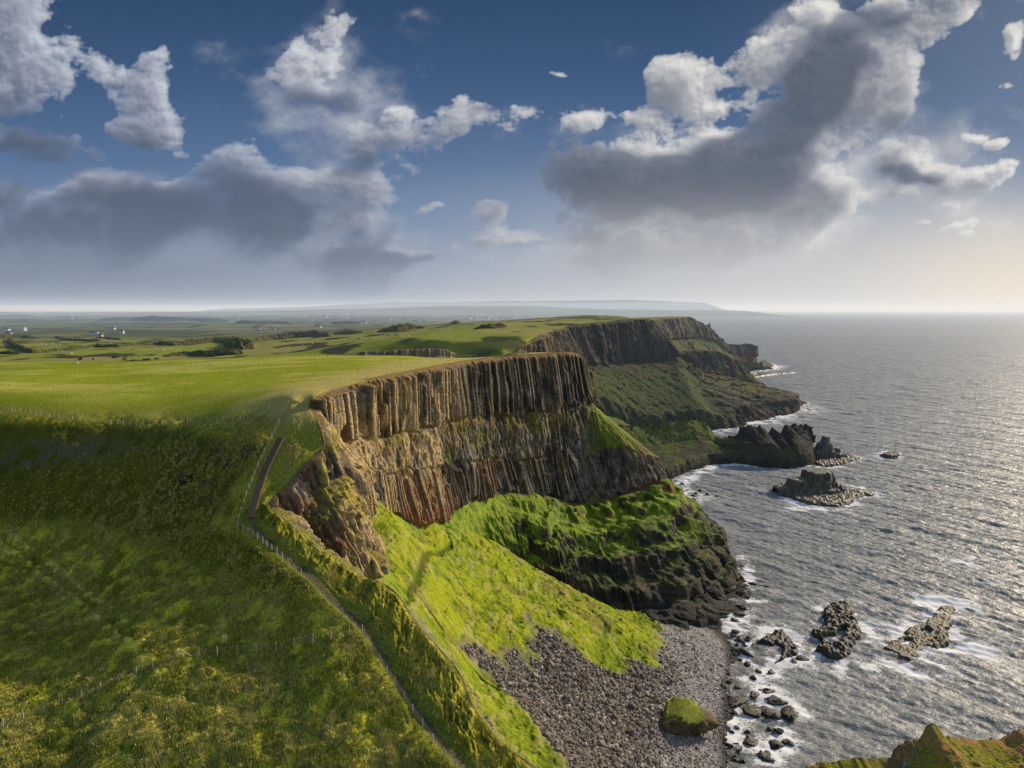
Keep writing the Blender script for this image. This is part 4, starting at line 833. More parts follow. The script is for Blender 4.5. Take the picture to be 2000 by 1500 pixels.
for sc_, dist in ((1.1, .22), (.35, .65), (.09, 1.4)):
    nn_ = N.new('ShaderNodeTexNoise'); nn_.inputs['Scale'].default_value = sc_; nn_.inputs['Detail'].default_value = 4; nn_.inputs['Roughness'].default_value = .6; L.new(mp.outputs[0], nn_.inputs['Vector'])
    mu = N.new('ShaderNodeMath'); mu.operation = 'MULTIPLY'; mu.inputs[1].default_value = dist; L.new(nn_.outputs[0], mu.inputs[0])
    if hsum is None: hsum = mu
    else:
        s_ = N.new('ShaderNodeMath'); s_.operation = 'ADD'; L.new(hsum.outputs[0], s_.inputs[0]); L.new(mu.outputs[0], s_.inputs[1]); hsum = s_
bp = N.new('ShaderNodeBump'); bp.inputs['Strength'].default_value = 1; bp.inputs['Distance'].default_value = 1.4; L.new(hsum.outputs[0], bp.inputs['Height']); L.new(bp.outputs[0], b.inputs['Normal'])
o = link_mesh('sea', np.stack([Xg, Yg, Zg], -1), grid_faces(*Xg.shape), m, None, seac)
a = o.data.attributes.new('foam', 'FLOAT', 'POINT'); a.data.foreach_set('value', foam.astype(np.float32).ravel())
tag(o, 'choppy grey-blue sea', 'sea', kind='structure')
print('sea', time.time()-T0)
# ------------------------------------------------------------------ NEAR CLIFF TOP IN THE CORNER, WITH THE WALKER
EP = np.array([(1480, 1530), (1560, 1503), (1590, 1493), (1620, 1488), (1680, 1481), (1730, 1480), (1748, 1476), (1758, 1456), (1770, 1449), (1795, 1444), (1804, 1434), (1809, 1419), (1817, 1414), (1828, 1416), (1835, 1424), (1839, 1437), (1870, 1440), (1900, 1444), (1935, 1446), (1960, 1444), (1975, 1436), (1992, 1430), (2030, 1428), (2160, 1440)], float)
nu_, nv_ = 760, 300
pxs = np.linspace(1480, 2160, nu_); ye = np.interp(pxs, EP[:, 0], EP[:, 1])+(fbm2(pxs/14, pxs*0, 4, 77)-.5)*9
edge_w = PD(pxs, ye, 95.0)
smooth_z = np.interp(edge_w[:, 0], *np.array([(a, b) for a, b in zip(edge_w[::60, 0], np.convolve(np.pad(edge_w[:, 2], 60, 'edge'), np.ones(121)/121, 'valid')[::60])]).T)
t = np.linspace(0, 1, nv_)[None, :]
Yo = np.where(t < .72, 76+(95-76)*(t/.72), 95+(t-.72)/.28*5); Yo = np.repeat(Yo, nu_, 0); Xo = np.repeat(edge_w[:, 0:1], nv_, 1)*(1+0*t)
kb = np.exp(-(np.maximum(95-Yo, 0)/3.6)**1.3)
Zo = lerp(smooth_z[:, None]-.02*(95-Yo)-.35, edge_w[:, 2][:, None], kb)
nA = fbm2(Xo/3, Yo/3, 4, 900); nB = fbm2(Xo/.7, Yo/.7, 4, 901)
Zo = Zo+((nA-.5)*1.6+(nB-.5)*.5)*(1-kb*.9)
drop = ss(0, 1, (t-.72)/.28); Zo = Zo-np.where(t > .72, drop*38, 0)+((nB-.5)*1.5)*(t > .73); Yo = Yo+(nA-.5)*2.5*(t > .73)
co_ = mixc(np.broadcast_to(np.array((.24, .22, .03)), Xo.shape+(3,)).copy(), np.array((.34, .20, .07)), ss(.45, .6, nA+.12*ss(47, 60, Xo)*ss(88, 93, Yo)-.02))
co_ = mixc(co_, np.array((.12, .16, .015)), ss(.55, .7, nB*.6+fbm2(Xo/2, Yo/2, 3, 903)*.4)*.8)
co_ = mixc(co_, np.array((.20, .13, .075)), np.exp(-((Xo-57)/3.8)**2-((Yo-95)/3.6)**2)*1.0*ss(.3, .5, nB))
co_ = mixc(co_, np.array((.16, .12, .09)), (t > .73)*np.ones_like(Xo))
tag(link_mesh('cliff_top', np.stack([Xo, Yo, Zo], -1), grid_faces(nu_, nv_), surf_mat('near_turf', fine=2.5, contrast=.4, bump=.9, bumpdist=.25, bscale=4, rough=1, spec=.05), None, co_), 'brown and green grassy cliff top with a small knob of rock', 'cliff top', kind='structure')
def near_top(x, y):
    i = np.argmin(abs(edge_w[:, 0]-x)); j = np.argmin(abs(Yo[i, :int(nv_*.71)]-y)); return Zo[i, j]
# ------------------------------------------------------------------ generic solids
def boxV(c, s, rz=0, taper=1):
    v = []
    for dz in (-.5, .5):
        k = taper if dz > 0 else 1
        for dx, dy in ((-.5, -.5), (.5, -.5), (.5, .5), (-.5, .5)):
            x, y = dx*s[0]*k, dy*s[1]*k
            v.append((c[0]+x*math.cos(rz)-y*math.sin(rz), c[1]+x*math.sin(rz)+y*math.cos(rz), c[2]+dz*s[2]))
    return v, [(0, 3, 2, 1), (4, 5, 6, 7), (0, 1, 5, 4), (1, 2, 6, 5), (2, 3, 7, 6), (3, 0, 4, 7)]
def bar(a, b, w):
    a, b = np.asarray(a, float), np.asarray(b, float); d = b-a; d /= np.linalg.norm(d)
    u = np.cross(d, (0, 0, 1.)); u = u/(np.linalg.norm(u)+1e-9) if np.linalg.norm(u) > 1e-3 else np.array((1., 0, 0)); v = np.cross(d, u)
    V = [p+u*w/2*sx+v*w/2*sy for p in (a, b) for sx, sy in ((-1, -1), (1, -1), (1, 1), (-1, 1))]
    return V, [(0, 3, 2, 1), (4, 5, 6, 7), (0, 1, 5, 4), (1, 2, 6, 5), (2, 3, 7, 6), (3, 0, 4, 7)]
def merge(parts):
    V = []; Fc = []
    for v, f in parts:
        n = len(V); V += [tuple(map(float, q)) for q in v]; Fc += [tuple(i+n for i in q) for q in f]
    return V, Fc
M_post = plain('weathered_timber', (.42, .36, .25), .85); M_wire = plain('fence_wire', (.26, .24, .2), .6); M_step = plain('step_timber', (.15, .115, .075), .9)
M_white = plain('white_render', (.48, .47, .45), .7, .06); M_slate = plain('slate_roof', (.10, .10, .12), .6); M_stonew = plain('stone_wall', (.30, .27, .22), .9); M_barn = plain('grey_sheeting', (.36, .38, .40), .6)
M_bush = surf_mat('scrub', fine=.5, contrast=.6, bump=1, bumpdist=1, bscale=.8, rough=1, spec=.05)
# ------------------------------------------------------------------ FENCES
pv_, pf_ = boxV((0, 0, .62), (.15, .15, 1.34), 0, .85)
pv_ = pv_+[(0, 0, 1.36)]
post_me = None
def fence(name, label, pts, w=1.0, h=1.0, wires=(.35, .75, 1.1), group=None, wire_w=.022, extra=None):
    global post_me
    base = pts[0]; root = empty(name, base, label, 'fence', group)
    rr = rs(len(pts))
    for i, p in enumerate(pts):
        if post_me is None:
            o = link_mesh('post', pv_, pf_, M_post, None, None, False); post_me = o.data
        else:
            o = bpy.data.objects.new('post', post_me); C.objects.link(o)
        o.parent = root; o.location = [float(q) for q in (p-base)]; k = .92+.16*rr.random(); o.scale = (w, w, h*k); o.rotation_euler = ((rr.random()-.5)*.1, (rr.random()-.5)*.1, rr.random())
    seg = []
    for hgt in wires:
        for a, b in zip(pts[:-1], pts[1:]): seg.append(bar(a-base+np.array((0, 0, hgt*h)), b-base+np.array((0, 0, hgt*h)), wire_w))
    if seg:
        v, f = merge(seg); link_mesh('wire', v, f, M_wire, root, None, False)
    if extra:
        for a, b in extra: v, f = bar(a-base, b-base, .14*w); link_mesh('brace', v, f, M_post, root, None, False)
    return root
gz = ground_z
f1 = poly_hits(FENCE1PX); f2 = poly_hits(FENCE2PX)
f1 = np.r_[poly_hits([(912, 1520)]), f1]
fence('path_fence', 'post and wire fence following the cliff path and up beside the steps', np.r_[f1, f2], w=1.05, h=1.0)
f3px = [(6, 1422), (46, 1407), (87, 1391), (122, 1378), (159, 1364), (197, 1350), (232, 1336), (266, 1321), (299, 1310), (330, 1296), (353, 1284), (388, 1283), (425, 1281), (464, 1278), (503, 1275), (539, 1271), (575, 1263), (612, 1257), (647, 1249), (682, 1241), (708, 1236)]
f3 = poly_hits(f3px); a = f3[10]
fence('field_fence', 'thin post and wire fence crossing the rough grass, with a braced corner post', f3, h=1.2, extra=[(a+np.array((0, 0, 1.25)), a+np.array((-1.6, -.5, .05))), (a+np.array((0, 0, 1.25)), a+np.array((1.8, .2, .05)))])
f4px = [(16, 660), (45, 665), (67, 664), (86, 667), (112, 668), (142, 672), (168, 675), (199, 680), (228, 686), (252, 690), (278, 695), (305, 700), (328, 703), (354, 708), (381, 711), (404, 713), (432, 716), (459, 718), (495, 718), (527, 720), (560, 722), (590, 726), (620, 730), (655, 734), (688, 738), (727, 742), (762, 742), (798, 740), (833, 738), (872, 738), (905, 734), (940, 732), (976, 729), (1010, 725), (1047, 723), (1083, 721), (1120, 721), (1160, 721), (1207, 721), (1250, 718), (1297, 716), (1340, 714), (1384, 711), (1417, 707), (1447, 704), (1490, 704), (1530, 706), (1560, 706)]
fence('field_fence', 'long fence along the break of slope below the flat green field', poly_hits([(a/2.857, b/2.857+571.5) for a, b in f4px]), w=.85, h=1.0)
xs5 = np.linspace(325, 665, 42); f5 = poly_hits([(a, np.interp(a, [325, 385, 441, 476, 504, 539, 577, 609, 665], [716, 715.5, 712, 709, 707.5, 705.5, 703.5, 700.5, 697.5])) for a in xs5])
fence('field_fence', 'distant fence crossing the far side of the flat green field', f5, w=1.0, h=1.0, wires=())
f6 = poly_hits([(612, 735), (700, 729), (784, 716), (860, 704), (930, 697), (1008, 691)])
fence('field_fence', 'a few widely spaced posts along the headland above the columns', f6, w=1.3, h=1.25, wires=(1.0,), wire_w=.05)
# ------------------------------------------------------------------ STEPS
st = np.array([hit(a, b, gz) for a, b in STAIRPX]); cum = np.r_[0, np.cumsum(np.linalg.norm(np.diff(st, axis=0), axis=1))]
NS = 46; root = empty('staircase', st[0], 'steep timber-edged steps climbing the bank beside the fence', 'stairs'); sme = None
for i in range(NS):
    d = cum[-1]*i/(NS-1); p = np.array([np.interp(d, cum, st[:, k]) for k in range(3)]); q = np.array([np.interp(min(d+.5, cum[-1]), cum, st[:, k]) for k in range(3)])
    rz = math.atan2(q[1]-p[1]+1e-6, q[0]-p[0])-math.pi/2 if i < NS-1 else rz
    if sme is None:
        v, f = boxV((0, 0, .05), (1.5, .42, .34)); o = link_mesh('step', v, f, M_step, None, None, False); sme = o.data
    else: o = bpy.data.objects.new('step', sme); C.objects.link(o)
    o.parent = root; o.location = [float(x_) for x_ in p-st[0]+np.array((0, 0, .1))]; o.rotation_euler = (0, 0, rz)
# ------------------------------------------------------------------ HEDGES, SCRUB, WOODS
def lumpy(name, label, cat, px, width, height, seed, col=(.045, .055, .02), col2=(.10, .09, .03), group=None, kind=None, seg=3.0, fn=ground_z, wob=.5):
    pts = poly_hits(px, fn) if not isinstance(px, np.ndarray) else px
    cum = np.r_[0, np.cumsum(np.linalg.norm(np.diff(pts[:, :2], axis=0), axis=1))]; n = max(8, int(cum[-1]/seg)); d = np.linspace(0, cum[-1], n)
    X = np.interp(d, cum, pts[:, 0]); Y_ = np.interp(d, cum, pts[:, 1]); tx = np.gradient(X); ty = np.gradient(Y_); L_ = np.hypot(tx, ty); nx, ny = -ty/L_, tx/L_
    m = 15; a = np.linspace(0, math.pi, m)[None, :]; w_ = np.interp(d, np.linspace(0, cum[-1], len(np.atleast_1d(width))), np.atleast_1d(width))[:, None]*np.ones((1, m)); h_ = np.interp(d, np.linspace(0, cum[-1], len(np.atleast_1d(height))), np.atleast_1d(height))[:, None]
    endk = np.clip(np.minimum(np.arange(n), np.arange(n)[::-1])/3.0, .1, 1)[:, None]**.5
    nz_ = fbm2(d[:, None]/(seg*3.2)+0*a, a*2.2+seed, 4, seed, .6)
    off = np.cos(a)*w_/2*endk*(.6+.8*nz_); X2 = X[:, None]+nx[:, None]*off; Y2 = Y_[:, None]+ny[:, None]*off
    Z2 = fn(X2, Y2)-.5+np.sin(a)**.7*h_*endk*(1-wob+2*wob*nz_)+(fbm2(X2/(seg*.9), Y2/(seg*.9), 3, seed+1)-.5)*h_*.9*np.sin(a)
    cc = mixc(np.broadcast_to(np.asarray(col), X2.shape+(3,)).copy(), np.asarray(col2), ss(.42, .62, fbm2(X2/(seg*1.5), Y2/(seg*1.5)+Z2/2, 3, seed+2)))
    return tag(link_mesh(name, np.stack([X2, Y2, Z2], -1), grid_faces(n, m), M_bush, None, cc, smooth=False), label, cat, group, kind)
lumpy('scrub_bank', 'long dark gorse bank curving across the pasture behind the flat field', 'hedge', [(62, 690), (105, 686), (140, 683), (180, 679), (225, 678), (300, 674), (335, 675), (385, 671), (420, 667), (455, 671), (471, 683)], [4, 8, 14, 20, 22], [2.5, 3.5, 5, 7, 8], 21, seg=1.6)
lumpy('scrub_bank', 'lower dark scrub patch just behind the far edge of the flat field', 'hedge', [(322, 697), (350, 694), (400, 693), (440, 692), (472, 692)], [7, 14, 18], [2, 3.5, 5], 22, seg=1.6)
lumpy('hedge', 'thin dark hedge bending round a small pasture with sheep', 'hedge', [(110, 659), (122, 662), (133, 665), (163, 666), (196, 667)], 5, 3, 23, seg=2)
lumpy('hedge', 'dark hedge along the top of the pasture at the far left', 'hedge', [(-10, 661), (20, 660), (45, 660), (68, 661)], 12, 6, 24, seg=2)
lumpy('hedge', 'dark hedge running down beside the bright green paddock', 'hedge', [(19, 664), (23, 671), (30, 677), (45, 684), (62, 690)], 6, 4, 25, seg=2)
lumpy('hedge', 'low hedge below the bright green paddock at the far left', 'hedge', [(-10, 692), (15, 691), (40, 692)], 6, 2.5, 32, seg=2)
lumpy('rocky_bank', 'dark craggy bank beyond the middle of the fields', 'bank', [(488, 671), (525, 665), (567, 660), (609, 656), (642, 658)], [6, 14, 18, 10], [3, 6, 8, 5], 26, col=(.06, .055, .03), col2=(.13, .11, .05), seg=2)
lumpy('hedge', 'short dark strip of gorse right of the sheep pasture', 'hedge', [(192, 660), (212, 661), (233, 664)], 10, 3, 27, seg=2)
lumpy('rocky_bank', 'dark rough mound on the skyline of the near moorland', 'bank', [(862, 632), (880, 631), (893, 633)], [14, 30, 10], [4, 9, 4], 28, seg=2.5, col=(.07, .065, .035))
lumpy('rocky_bank', 'long dark heathery mound left of the skyline mound', 'bank', [(742, 648), (775, 647), (808, 642), (828, 641)], [12, 24, 24, 10], [3, 6, 8, 4], 29, seg=2.5, col=(.06, .06, .025))
lumpy('rocky_bank', 'low dark bank on the clifftop moor above the outcrop', 'bank', [(925, 643), (955, 641), (985, 638)], [12, 22, 10], [3, 5, 3], 30, seg=2.5, col=(.07, .065, .03))
lumpy('rocky_bank', 'short craggy bank between the heathery mound and the gorse', 'bank', [(652, 652), (680, 651), (710, 650)], [8, 16, 8], [3, 6, 3], 31, seg=2.5, col=(.10, .09, .05), col2=(.18, .15, .08))
for k, (a, b, w_, h_, lab) in enumerate([([(222, 627), (260, 625), (300, 625), (340, 627)], 0, 260, 26, ), ([(345, 626), (390, 627), (440, 629)], 0, 220, 20), ([(0, 618), (30, 617), (65, 618)], 0, 200, 18), ([(648, 633), (675, 632), (702, 633)], 0, 80, 14), ([(470, 632), (520, 632), (570, 633)], 0, 90, 12)][i] + (l_,) for i, l_ in enumerate(['broad dark conifer wood on the left of the distant plain', 'dark wood continuing behind the middle farms', 'dark belt of woodland at the far left horizon', 'small dark wood beside the white farm near the middle', 'low dark shelter belt between scattered white farms'])):
    lumpy('woodland', lab, 'wood', a, w_, h_, 50+k, col=(.022, .035, .02), col2=(.035, .05, .025), seg=18 if k < 3 else 8, wob=.3, kind='stuff')
# ------------------------------------------------------------------ HOUSES
def house(px, py, L_, W_, Hh, wall, roof, label, rz=0, group=None, chimney=True, cat='house'):
    p = hit(px, py, ground_z, 400, 20000, 900); root = empty('farmhouse' if cat != 'barn' else 'barn', p, label, cat, group, rz)
    v, f = boxV((0, 0, Hh/2-.5), (L_, W_, Hh+1)); link_mesh('wall', v, f, wall, root, None, False)
    rh = W_*.42; V = [(-L_/2-.3, -W_/2-.4, Hh), (L_/2+.3, -W_/2-.4, Hh), (L_/2+.3, W_/2+.4, Hh), (-L_/2-.3, W_/2+.4, Hh), (-L_/2-.3, 0, Hh+rh), (L_/2+.3, 0, Hh+rh)]
    ro = link_mesh('roof', V, [(0, 1, 5, 4), (2, 3, 4, 5), (0, 4, 3), (1, 2, 5), (0, 3, 2, 1)], roof, root, None, False)
    if chimney:
        v, f = boxV((L_*.38, 0, Hh+rh+.3), (1.1, 1.1, 2.0)); link_mesh('chimney', v, f, wall, ro, None, False)
        for dx in (-L_*.28, 0, L_*.28): v, f = boxV((dx, -W_/2-.02, Hh*.55), (1.2, .12, 1.5)); link_mesh('window', v, f, M_slate, root, None, False)
    return root
r = rs(44)
HS = [(12, 646, 26, 9, 6, 'white farmhouse with outbuildings at the far left edge', 0), (18, 655, 12, 8, 6, 'old stone house among trees at the far left', 2), (88, 623, 30, 12, 8, 'small white house on the shaded plain, alone beneath the left horizon', 0), (131, 622, 60, 24, 11, 'pale blue-white buildings on the shaded plain, leftmost pair below the wood', 0),
      (139, 623, 30, 20, 9, 'lower white building right of the pale pair on the shaded plain', 0), (214, 644, 24, 9, 5, 'pale long farm shed beside dark trees', 0), (221, 644, 16, 9, 7, 'white farmhouse beside the pale shed and dark trees', 0), (184, 654, 20, 8, 5, 'white cottage left of the small sheep pasture hedge', 0), (196, 658, 8, 7, 4, 'tiny bright shed above the dark gorse strip', 0),
      (238, 652, 10, 8, 8, 'narrow cream gabled house standing alone right of the cottages', 0), (443, 630, 36, 16, 9, 'white house at the end of the dark wood', 0), (478, 631, 44, 16, 9, 'white farm right of the mast', 0), (497, 644, 18, 8, 6, 'left white cottage of a close pair above the craggy bank', 0), (505, 644, 14, 8, 6, 'right white cottage of a close pair above the craggy bank', 0),
      (532, 644, 22, 9, 5, 'low white bungalow right of the cottage pair', 0), (621, 640, 30, 11, 6, 'long white farmhouse between two green fields near the middle', 0), (665, 633, 40, 12, 8, 'white farm in front of the small dark wood', 0), (703, 633, 30, 12, 12, 'large white gabled building beside the small dark wood', 0), (712, 632.5, 22, 12, 14, 'tall white building, right of the gabled one by the wood', 0),
      (831, 628.5, 50, 18, 8, 'long low white building before the distant town', 0), (634, 620, 60, 30, 12, 'white farm on the far slope above the small wood', 0), (717, 613, 70, 30, 14, 'white house high on the far hillside', 0), (1074, 613, 80, 30, 14, 'solitary white house on the hills behind the bay', 0)]
for (a, b, L_, W_, Hh, lab, kk) in HS:
    house(a, b, L_, W_, Hh, M_stonew if kk == 2 else M_white, M_slate, lab, (r.random()-.5)*.5)
house(32, 646, 60, 18, 6, M_barn, M_barn, 'long grey barns right of the farm at the far left', .05, chimney=False, cat='barn')
for i in range(40):
    a = [r.uniform(905, 1020), r.uniform(945, 975)][i % 3 == 0]; b = r.uniform(620.5, 624)
    house(a, b, r.uniform(22, 60), r.uniform(14, 24), r.uniform(8, 14), [M_white, M_stonew][i % 5 == 4], M_slate, 'white house in the little town by the distant bay', r.random()*3, 'houses of the distant town', chimney=False)
for i in range(26):
    a = r.uniform(600, 890); b = r.uniform(612, 626)
    house(a, b, r.uniform(22, 50), r.uniform(14, 22), r.uniform(8, 12), M_white, M_slate, 'white speck of a farmhouse scattered over the far hazy hills', r.random()*3, 'farmhouses scattered over the far hills', chimney=False)
p = hit(466, 626, ground_z, 400, 20000, 900); root = empty('radio_mast', p, 'slender pale radio mast rising from the distant plain', 'mast')
v, f = boxV((0, 0, 34), (4, 4, 68), 0, .4); link_mesh('pole', v, f, M_barn, root, None, False)
for dz in (66, 58): v, f = boxV((0, 0, dz), (7, 7, 3)); link_mesh('antenna', v, f, M_barn, root, None, False)
# ------------------------------------------------------------------ GRAZING ANIMALS
def blobV(c, s, n=8):
    V = [(c[0], c[1], c[2]-s[2])]; Fc = []
    for i in range(1, 5):
        ph = math.pi*i/5
        for j in range(n): t_ = 2*math.pi*j/n; V.append((c[0]+s[0]*math.sin(ph)*math.cos(t_), c[1]+s[1]*math.sin(ph)*math.sin(t_), c[2]-s[2]*math.cos(ph)))
    V.append((c[0], c[1], c[2]+s[2]))
    for j in range(n): Fc.append((0, 1+(j+1) % n, 1+j)); Fc.append((len(V)-1, 1+3*n+j, 1+3*n+(j+1) % n))
    for i in range(3):
        for j in range(n): Fc.append((1+i*n+j, 1+i*n+(j+1) % n, 1+(i+1)*n+(j+1) % n, 1+(i+1)*n+j))
    return V, Fc
def beast(L_, h):
    parts = [blobV((0, 0, h*.62), (L_*.5, L_*.22, h*.30)), blobV((L_*.42, 0, h*.72), (L_*.16, L_*.12, h*.22)), blobV((L_*.62, 0, h*.50), (L_*.16, L_*.08, h*.12))]
    for sx in (-.33, .33):
        for sy in (-.13, .13): parts.append(bar((L_*sx, L_*sy, h*.5), (L_*sx, L_*sy, 0), L_*.09))
    parts.append(bar((-L_*.48, 0, h*.75), (-L_*.54, 0, h*.3), L_*.04))
    return merge(parts)
M_wool = plain('fleece', (.75, .72, .62), 1, .1); M_hide = plain('black_hide', (.02, .018, .018), .7)
sv, sf = beast(1.5, 1.1); cvv, cf = beast(2.5, 1.6); me_s = me_c = None
for i, (a, b) in enumerate([(75, 674.5), (83, 673.5), (91, 674.5), (103, 673.5), (110, 674.5), (118, 673.5), (159, 661.5), (168, 660.5), (174, 661.5), (165, 675), (189, 676), (200, 675), (215, 671), (140, 691.5), (151, 710.5), (320, 684), (395, 681), (555, 671), (575, 668), (590, 675), (610, 672), (634, 664), (785, 658.5), (799, 657.5), (845, 656), (870, 659)]):
    if me_s is None: o = link_mesh('sheep', sv, sf, M_wool); me_s = o.data
    else: o = bpy.data.objects.new('sheep', me_s); C.objects.link(o)
    p = hit(a, b, gz, 200, 3000); o.location = [float(q) for q in p]; k = 1.15 if p[1] > 300 else 1; o.scale = (k, k, k); o.rotation_euler = (0, 0, r.random()*6)
    tag(o, 'white sheep grazing in the distant pasture', 'sheep', 'sheep grazing in the distant pastures')
for i, (a, b) in enumerate([(158, 702), (156, 704), (182, 703), (222, 700), (228, 699), (241, 700), (246, 699), (260, 706), (281, 704), (286, 705), (291, 704), (297, 695), (305, 703), (243, 704), (700, 663), (726, 657), (723, 664), (757, 656), (773, 654)]):
    if me_c is None: o = link_mesh('cow', cvv, cf, M_hide); me_c = o.data
    else: o = bpy.data.objects.new('cow', me_c); C.objects.link(o)
    p = hit(a, b, gz, 370 if a > 120 else 300, 3000); o.location = [float(q) for q in p]; o.rotation_euler = (0, 0, r.random()*6)
    tag(o, 'black cow standing in the far pasture', 'cow', 'black cattle in the far pastures')
# ------------------------------------------------------------------ OUTCROP BEHIND THE HEADLAND FIELD
S = []
for px_, yt, yb in [(672, 693, 694), (690, 690, 695), (705, 687, 696), (740, 685, 696.5), (775, 684, 696.5), (810, 682, 696), (835, 680.5, 695.5), (855, 681.5, 695), (872, 683, 695), (884, 688, 694.5), (892, 692.5, 694)]:
    l = PD(px_, yt, 405); S.append([l+np.array((0, 22, -6.)), l+np.array((0, 1.5, -.1)), l, PD(px_, yb, 401), PD(px_, yb+6, 396)])
P, lev, nrm, s, us = sheet_base(S, .4, [12, 3, 26, 6], ref=2)
nu, nv = P.shape[:2]; sg = np.broadcast_to(s[:, None], (nu, nv)); lv = np.broadcast_to(lev[None], (nu, nv)); x, y, z = P[..., 0], P[..., 1], P[..., 2]
cu, ru, tu_ = columns(sg, z, 2.0, 950, 1.5); fin = fbm3(x/1.5, y/1.5, z/3, 3, 951); face = ss(1.95, 2.05, lv); off = face*(cu*.8+(fin-.5)*1.0)
P2 = np.stack([x+nrm[:, 0][:, None]*off, y+nrm[:, 1][:, None]*off, z+(fin-.5)*.5], -1)
c = mixc(np.broadcast_to(np.array((.24, .17, .10)), x.shape+(3,))*(.5+.9*ru[..., None]), np.array((.30, .27, .10)), 1-face); c = mixc(c, np.array((.2, .2, .05)), ss(.5, .65, fin)*face*.5)
tag(link_mesh('rock_outcrop', P2, grid_faces(nu, nv), M_rock, None, c), 'low brown columnar outcrop behind the headland field', 'outcrop')
# ------------------------------------------------------------------ DISTANT HILLS
def hills(name, label, px, D, depth, seed, col):
    px = np.array(px, float); n = 500; a = np.linspace(px[0, 0], px[-1, 0], n); yt = np.interp(a, px[:, 0], px[:, 1]); top = PD(a, yt, D)[:, 2]; x = (a-1000)/F*D
    t = np.linspace(0, 1, 24)[None, :]; Y_ = D-depth*(1-t)*np.ones((n, 1)); X_ = np.repeat(x[:, None], 24, 1)
    Z_ = -5+(top[:, None]+5)*ss(0, 1, t)*(.92+.16*fbm2(X_/1500, Y_/1500, 4, seed)*t)
    cc = mixc(np.broadcast_to(np.asarray(col), X_.shape+(3,)).copy(), np.asarray(col)*1.7, ss(.45, .6, fbm2(X_/900, Y_/500, 4, seed+1)))
    return tag(link_mesh(name, np.stack([X_, Y_, Z_], -1), grid_faces(n, 24), M_far, None, cc), label, 'hills', kind='structure')
hills('hills', 'faint long ridge of hills beyond the bay', [(380, 609), (450, 603), (600, 599), (700, 594), (760, 591), (850, 590), (1000, 588.5), (1080, 587), (1180, 586), (1300, 588), (1370, 591), (1392, 600), (1400, 606)], 24000, 3000, 3, (.06, .075, .05))
hills('hills', 'nearer farmed hills around the distant town', [(-700, 610), (-200, 610), (0, 609), (60, 611), (200, 610), (350, 609), (500, 607), (640, 604), (780, 601), (880, 597), (960, 598), (1040, 597.5), (1100, 601), (1200, 604), (1300, 605.3), (1432, 606.5), (1440, 607)], 14500, 3600, 9, (.07, .085, .045))
# ------------------------------------------------------------------ BUOY
p = hit(1358, 1377, slope_z, 100, 400); p[2] = shaped_slope(p[0:1], p[1:2])[0][0]
v, f = merge([blobV((0, 0, .35), (.38, .38, .38), 12), bar((0, 0, .7), (0, 0, .9), .12)]); o = link_mesh('buoy', v, f, plain('red_plastic', (.7, .03, .03), .4, .05)); o.location = [float(q) for q in p]
tag(o, 'small bright red float stranded on the beach stones', 'buoy')
# ------------------------------------------------------------------ TUFTS OF ROUGH GRASS
def tufts(name, label, n, seed, ylo, yhi, accept, hgt, cols):
    r = rs(seed); y = r.uniform(ylo, yhi, n*6); x = r.uniform(-.82, .02, n*6)*y; ok = (x < lip_x(y)-.6) & accept(x, y, r) & (r.random(len(x)) < ss(.40, .56, fbm2(x/1.7, y/1.7, 3, 58))*.9+.1); x = x[ok][:n]; y = y[ok][:n]; CLP = fbm2(x/1.7, y/1.7, 3, 58)
    z = ground_z(x, y)
    # follow the same relief as the mesh
    lp = lip_x(y)-x; dp = seg_dist(x, y, path_w); n2 = fbm2(x/2.2, y/2.2, 4, 52); n3 = fbm2(x/.6, y/.6, 3, 53); n1 = fbm2(x/9, y/9, 4, 51)
    z = z+(n3-.5)*.34+(n2-.5)*(.5+.35*(1-ss(105, 112, y)))+(n1-.5)*2.4*ss(2, 8, dp)*ss(1, 6, lp)
    m = len(x); B = 6; ang = r.uniform(0, 6.28, (m, B)); lean = r.uniform(.1, .45, (m, B)); h = hgt*r.uniform(.5, 1.2, (m, B))*(.35+1.2*CLP)[:, None]; wd_ = r.uniform(.05, .10, (m, B))
    bx, by = x[:, None]+r.normal(0, .16, (m, B)), y[:, None]+r.normal(0, .16, (m, B)); zz = z[:, None]-.08+0*ang
    ux, uy = -np.sin(ang)*wd_, np.cos(ang)*wd_
    V = np.stack([np.stack([bx-ux, by-uy, zz], -1), np.stack([bx+ux, by+uy, zz], -1), np.stack([bx+np.cos(ang)*lean*h, by+np.sin(ang)*lean*h, zz+h], -1)], 2).reshape(-1, 3)
    fc = np.arange(len(V)).reshape(-1, 3); pick = fbm2(x/4, y/4, 3, 57)*.6+r.random(m)*.4
    cc = lerp(np.asarray(cols[0])[None], np.asarray(cols[1])[None], ss(.35, .65, pick)[:, None]); cc = cc*r.uniform(.7, 1.3, (m, 1)); cc = np.repeat(cc, B*3, 0)
    return tag(link_mesh(name, V, fc, M_blade, None, cc, smooth=False), label, kind='stuff')
M_blade = surf_mat('grass_blades', fine=1, contrast=.1, bump=0, rough=.8, spec=.15)
tufts('grass', 'tall rough grass on the hillside below the field fence', 52000, 71, 76, 104, lambda x, y, r: (seg_dist(x, y, path_w) > 1.6) & (r.random(len(x)) < ss(106, 96, y)*.9+.1), .62, ((.30, .33, .04), (.56, .50, .16)))
tufts('grass', 'shorter tufted grass across the upper hillside', 26000, 72, 98, 128, lambda x, y, r: (seg_dist(x, y, path_w) > 1.6) & (r.random(len(x)) < ss(130, 110, y)), .42, ((.30, .32, .03), (.52, .45, .12)))
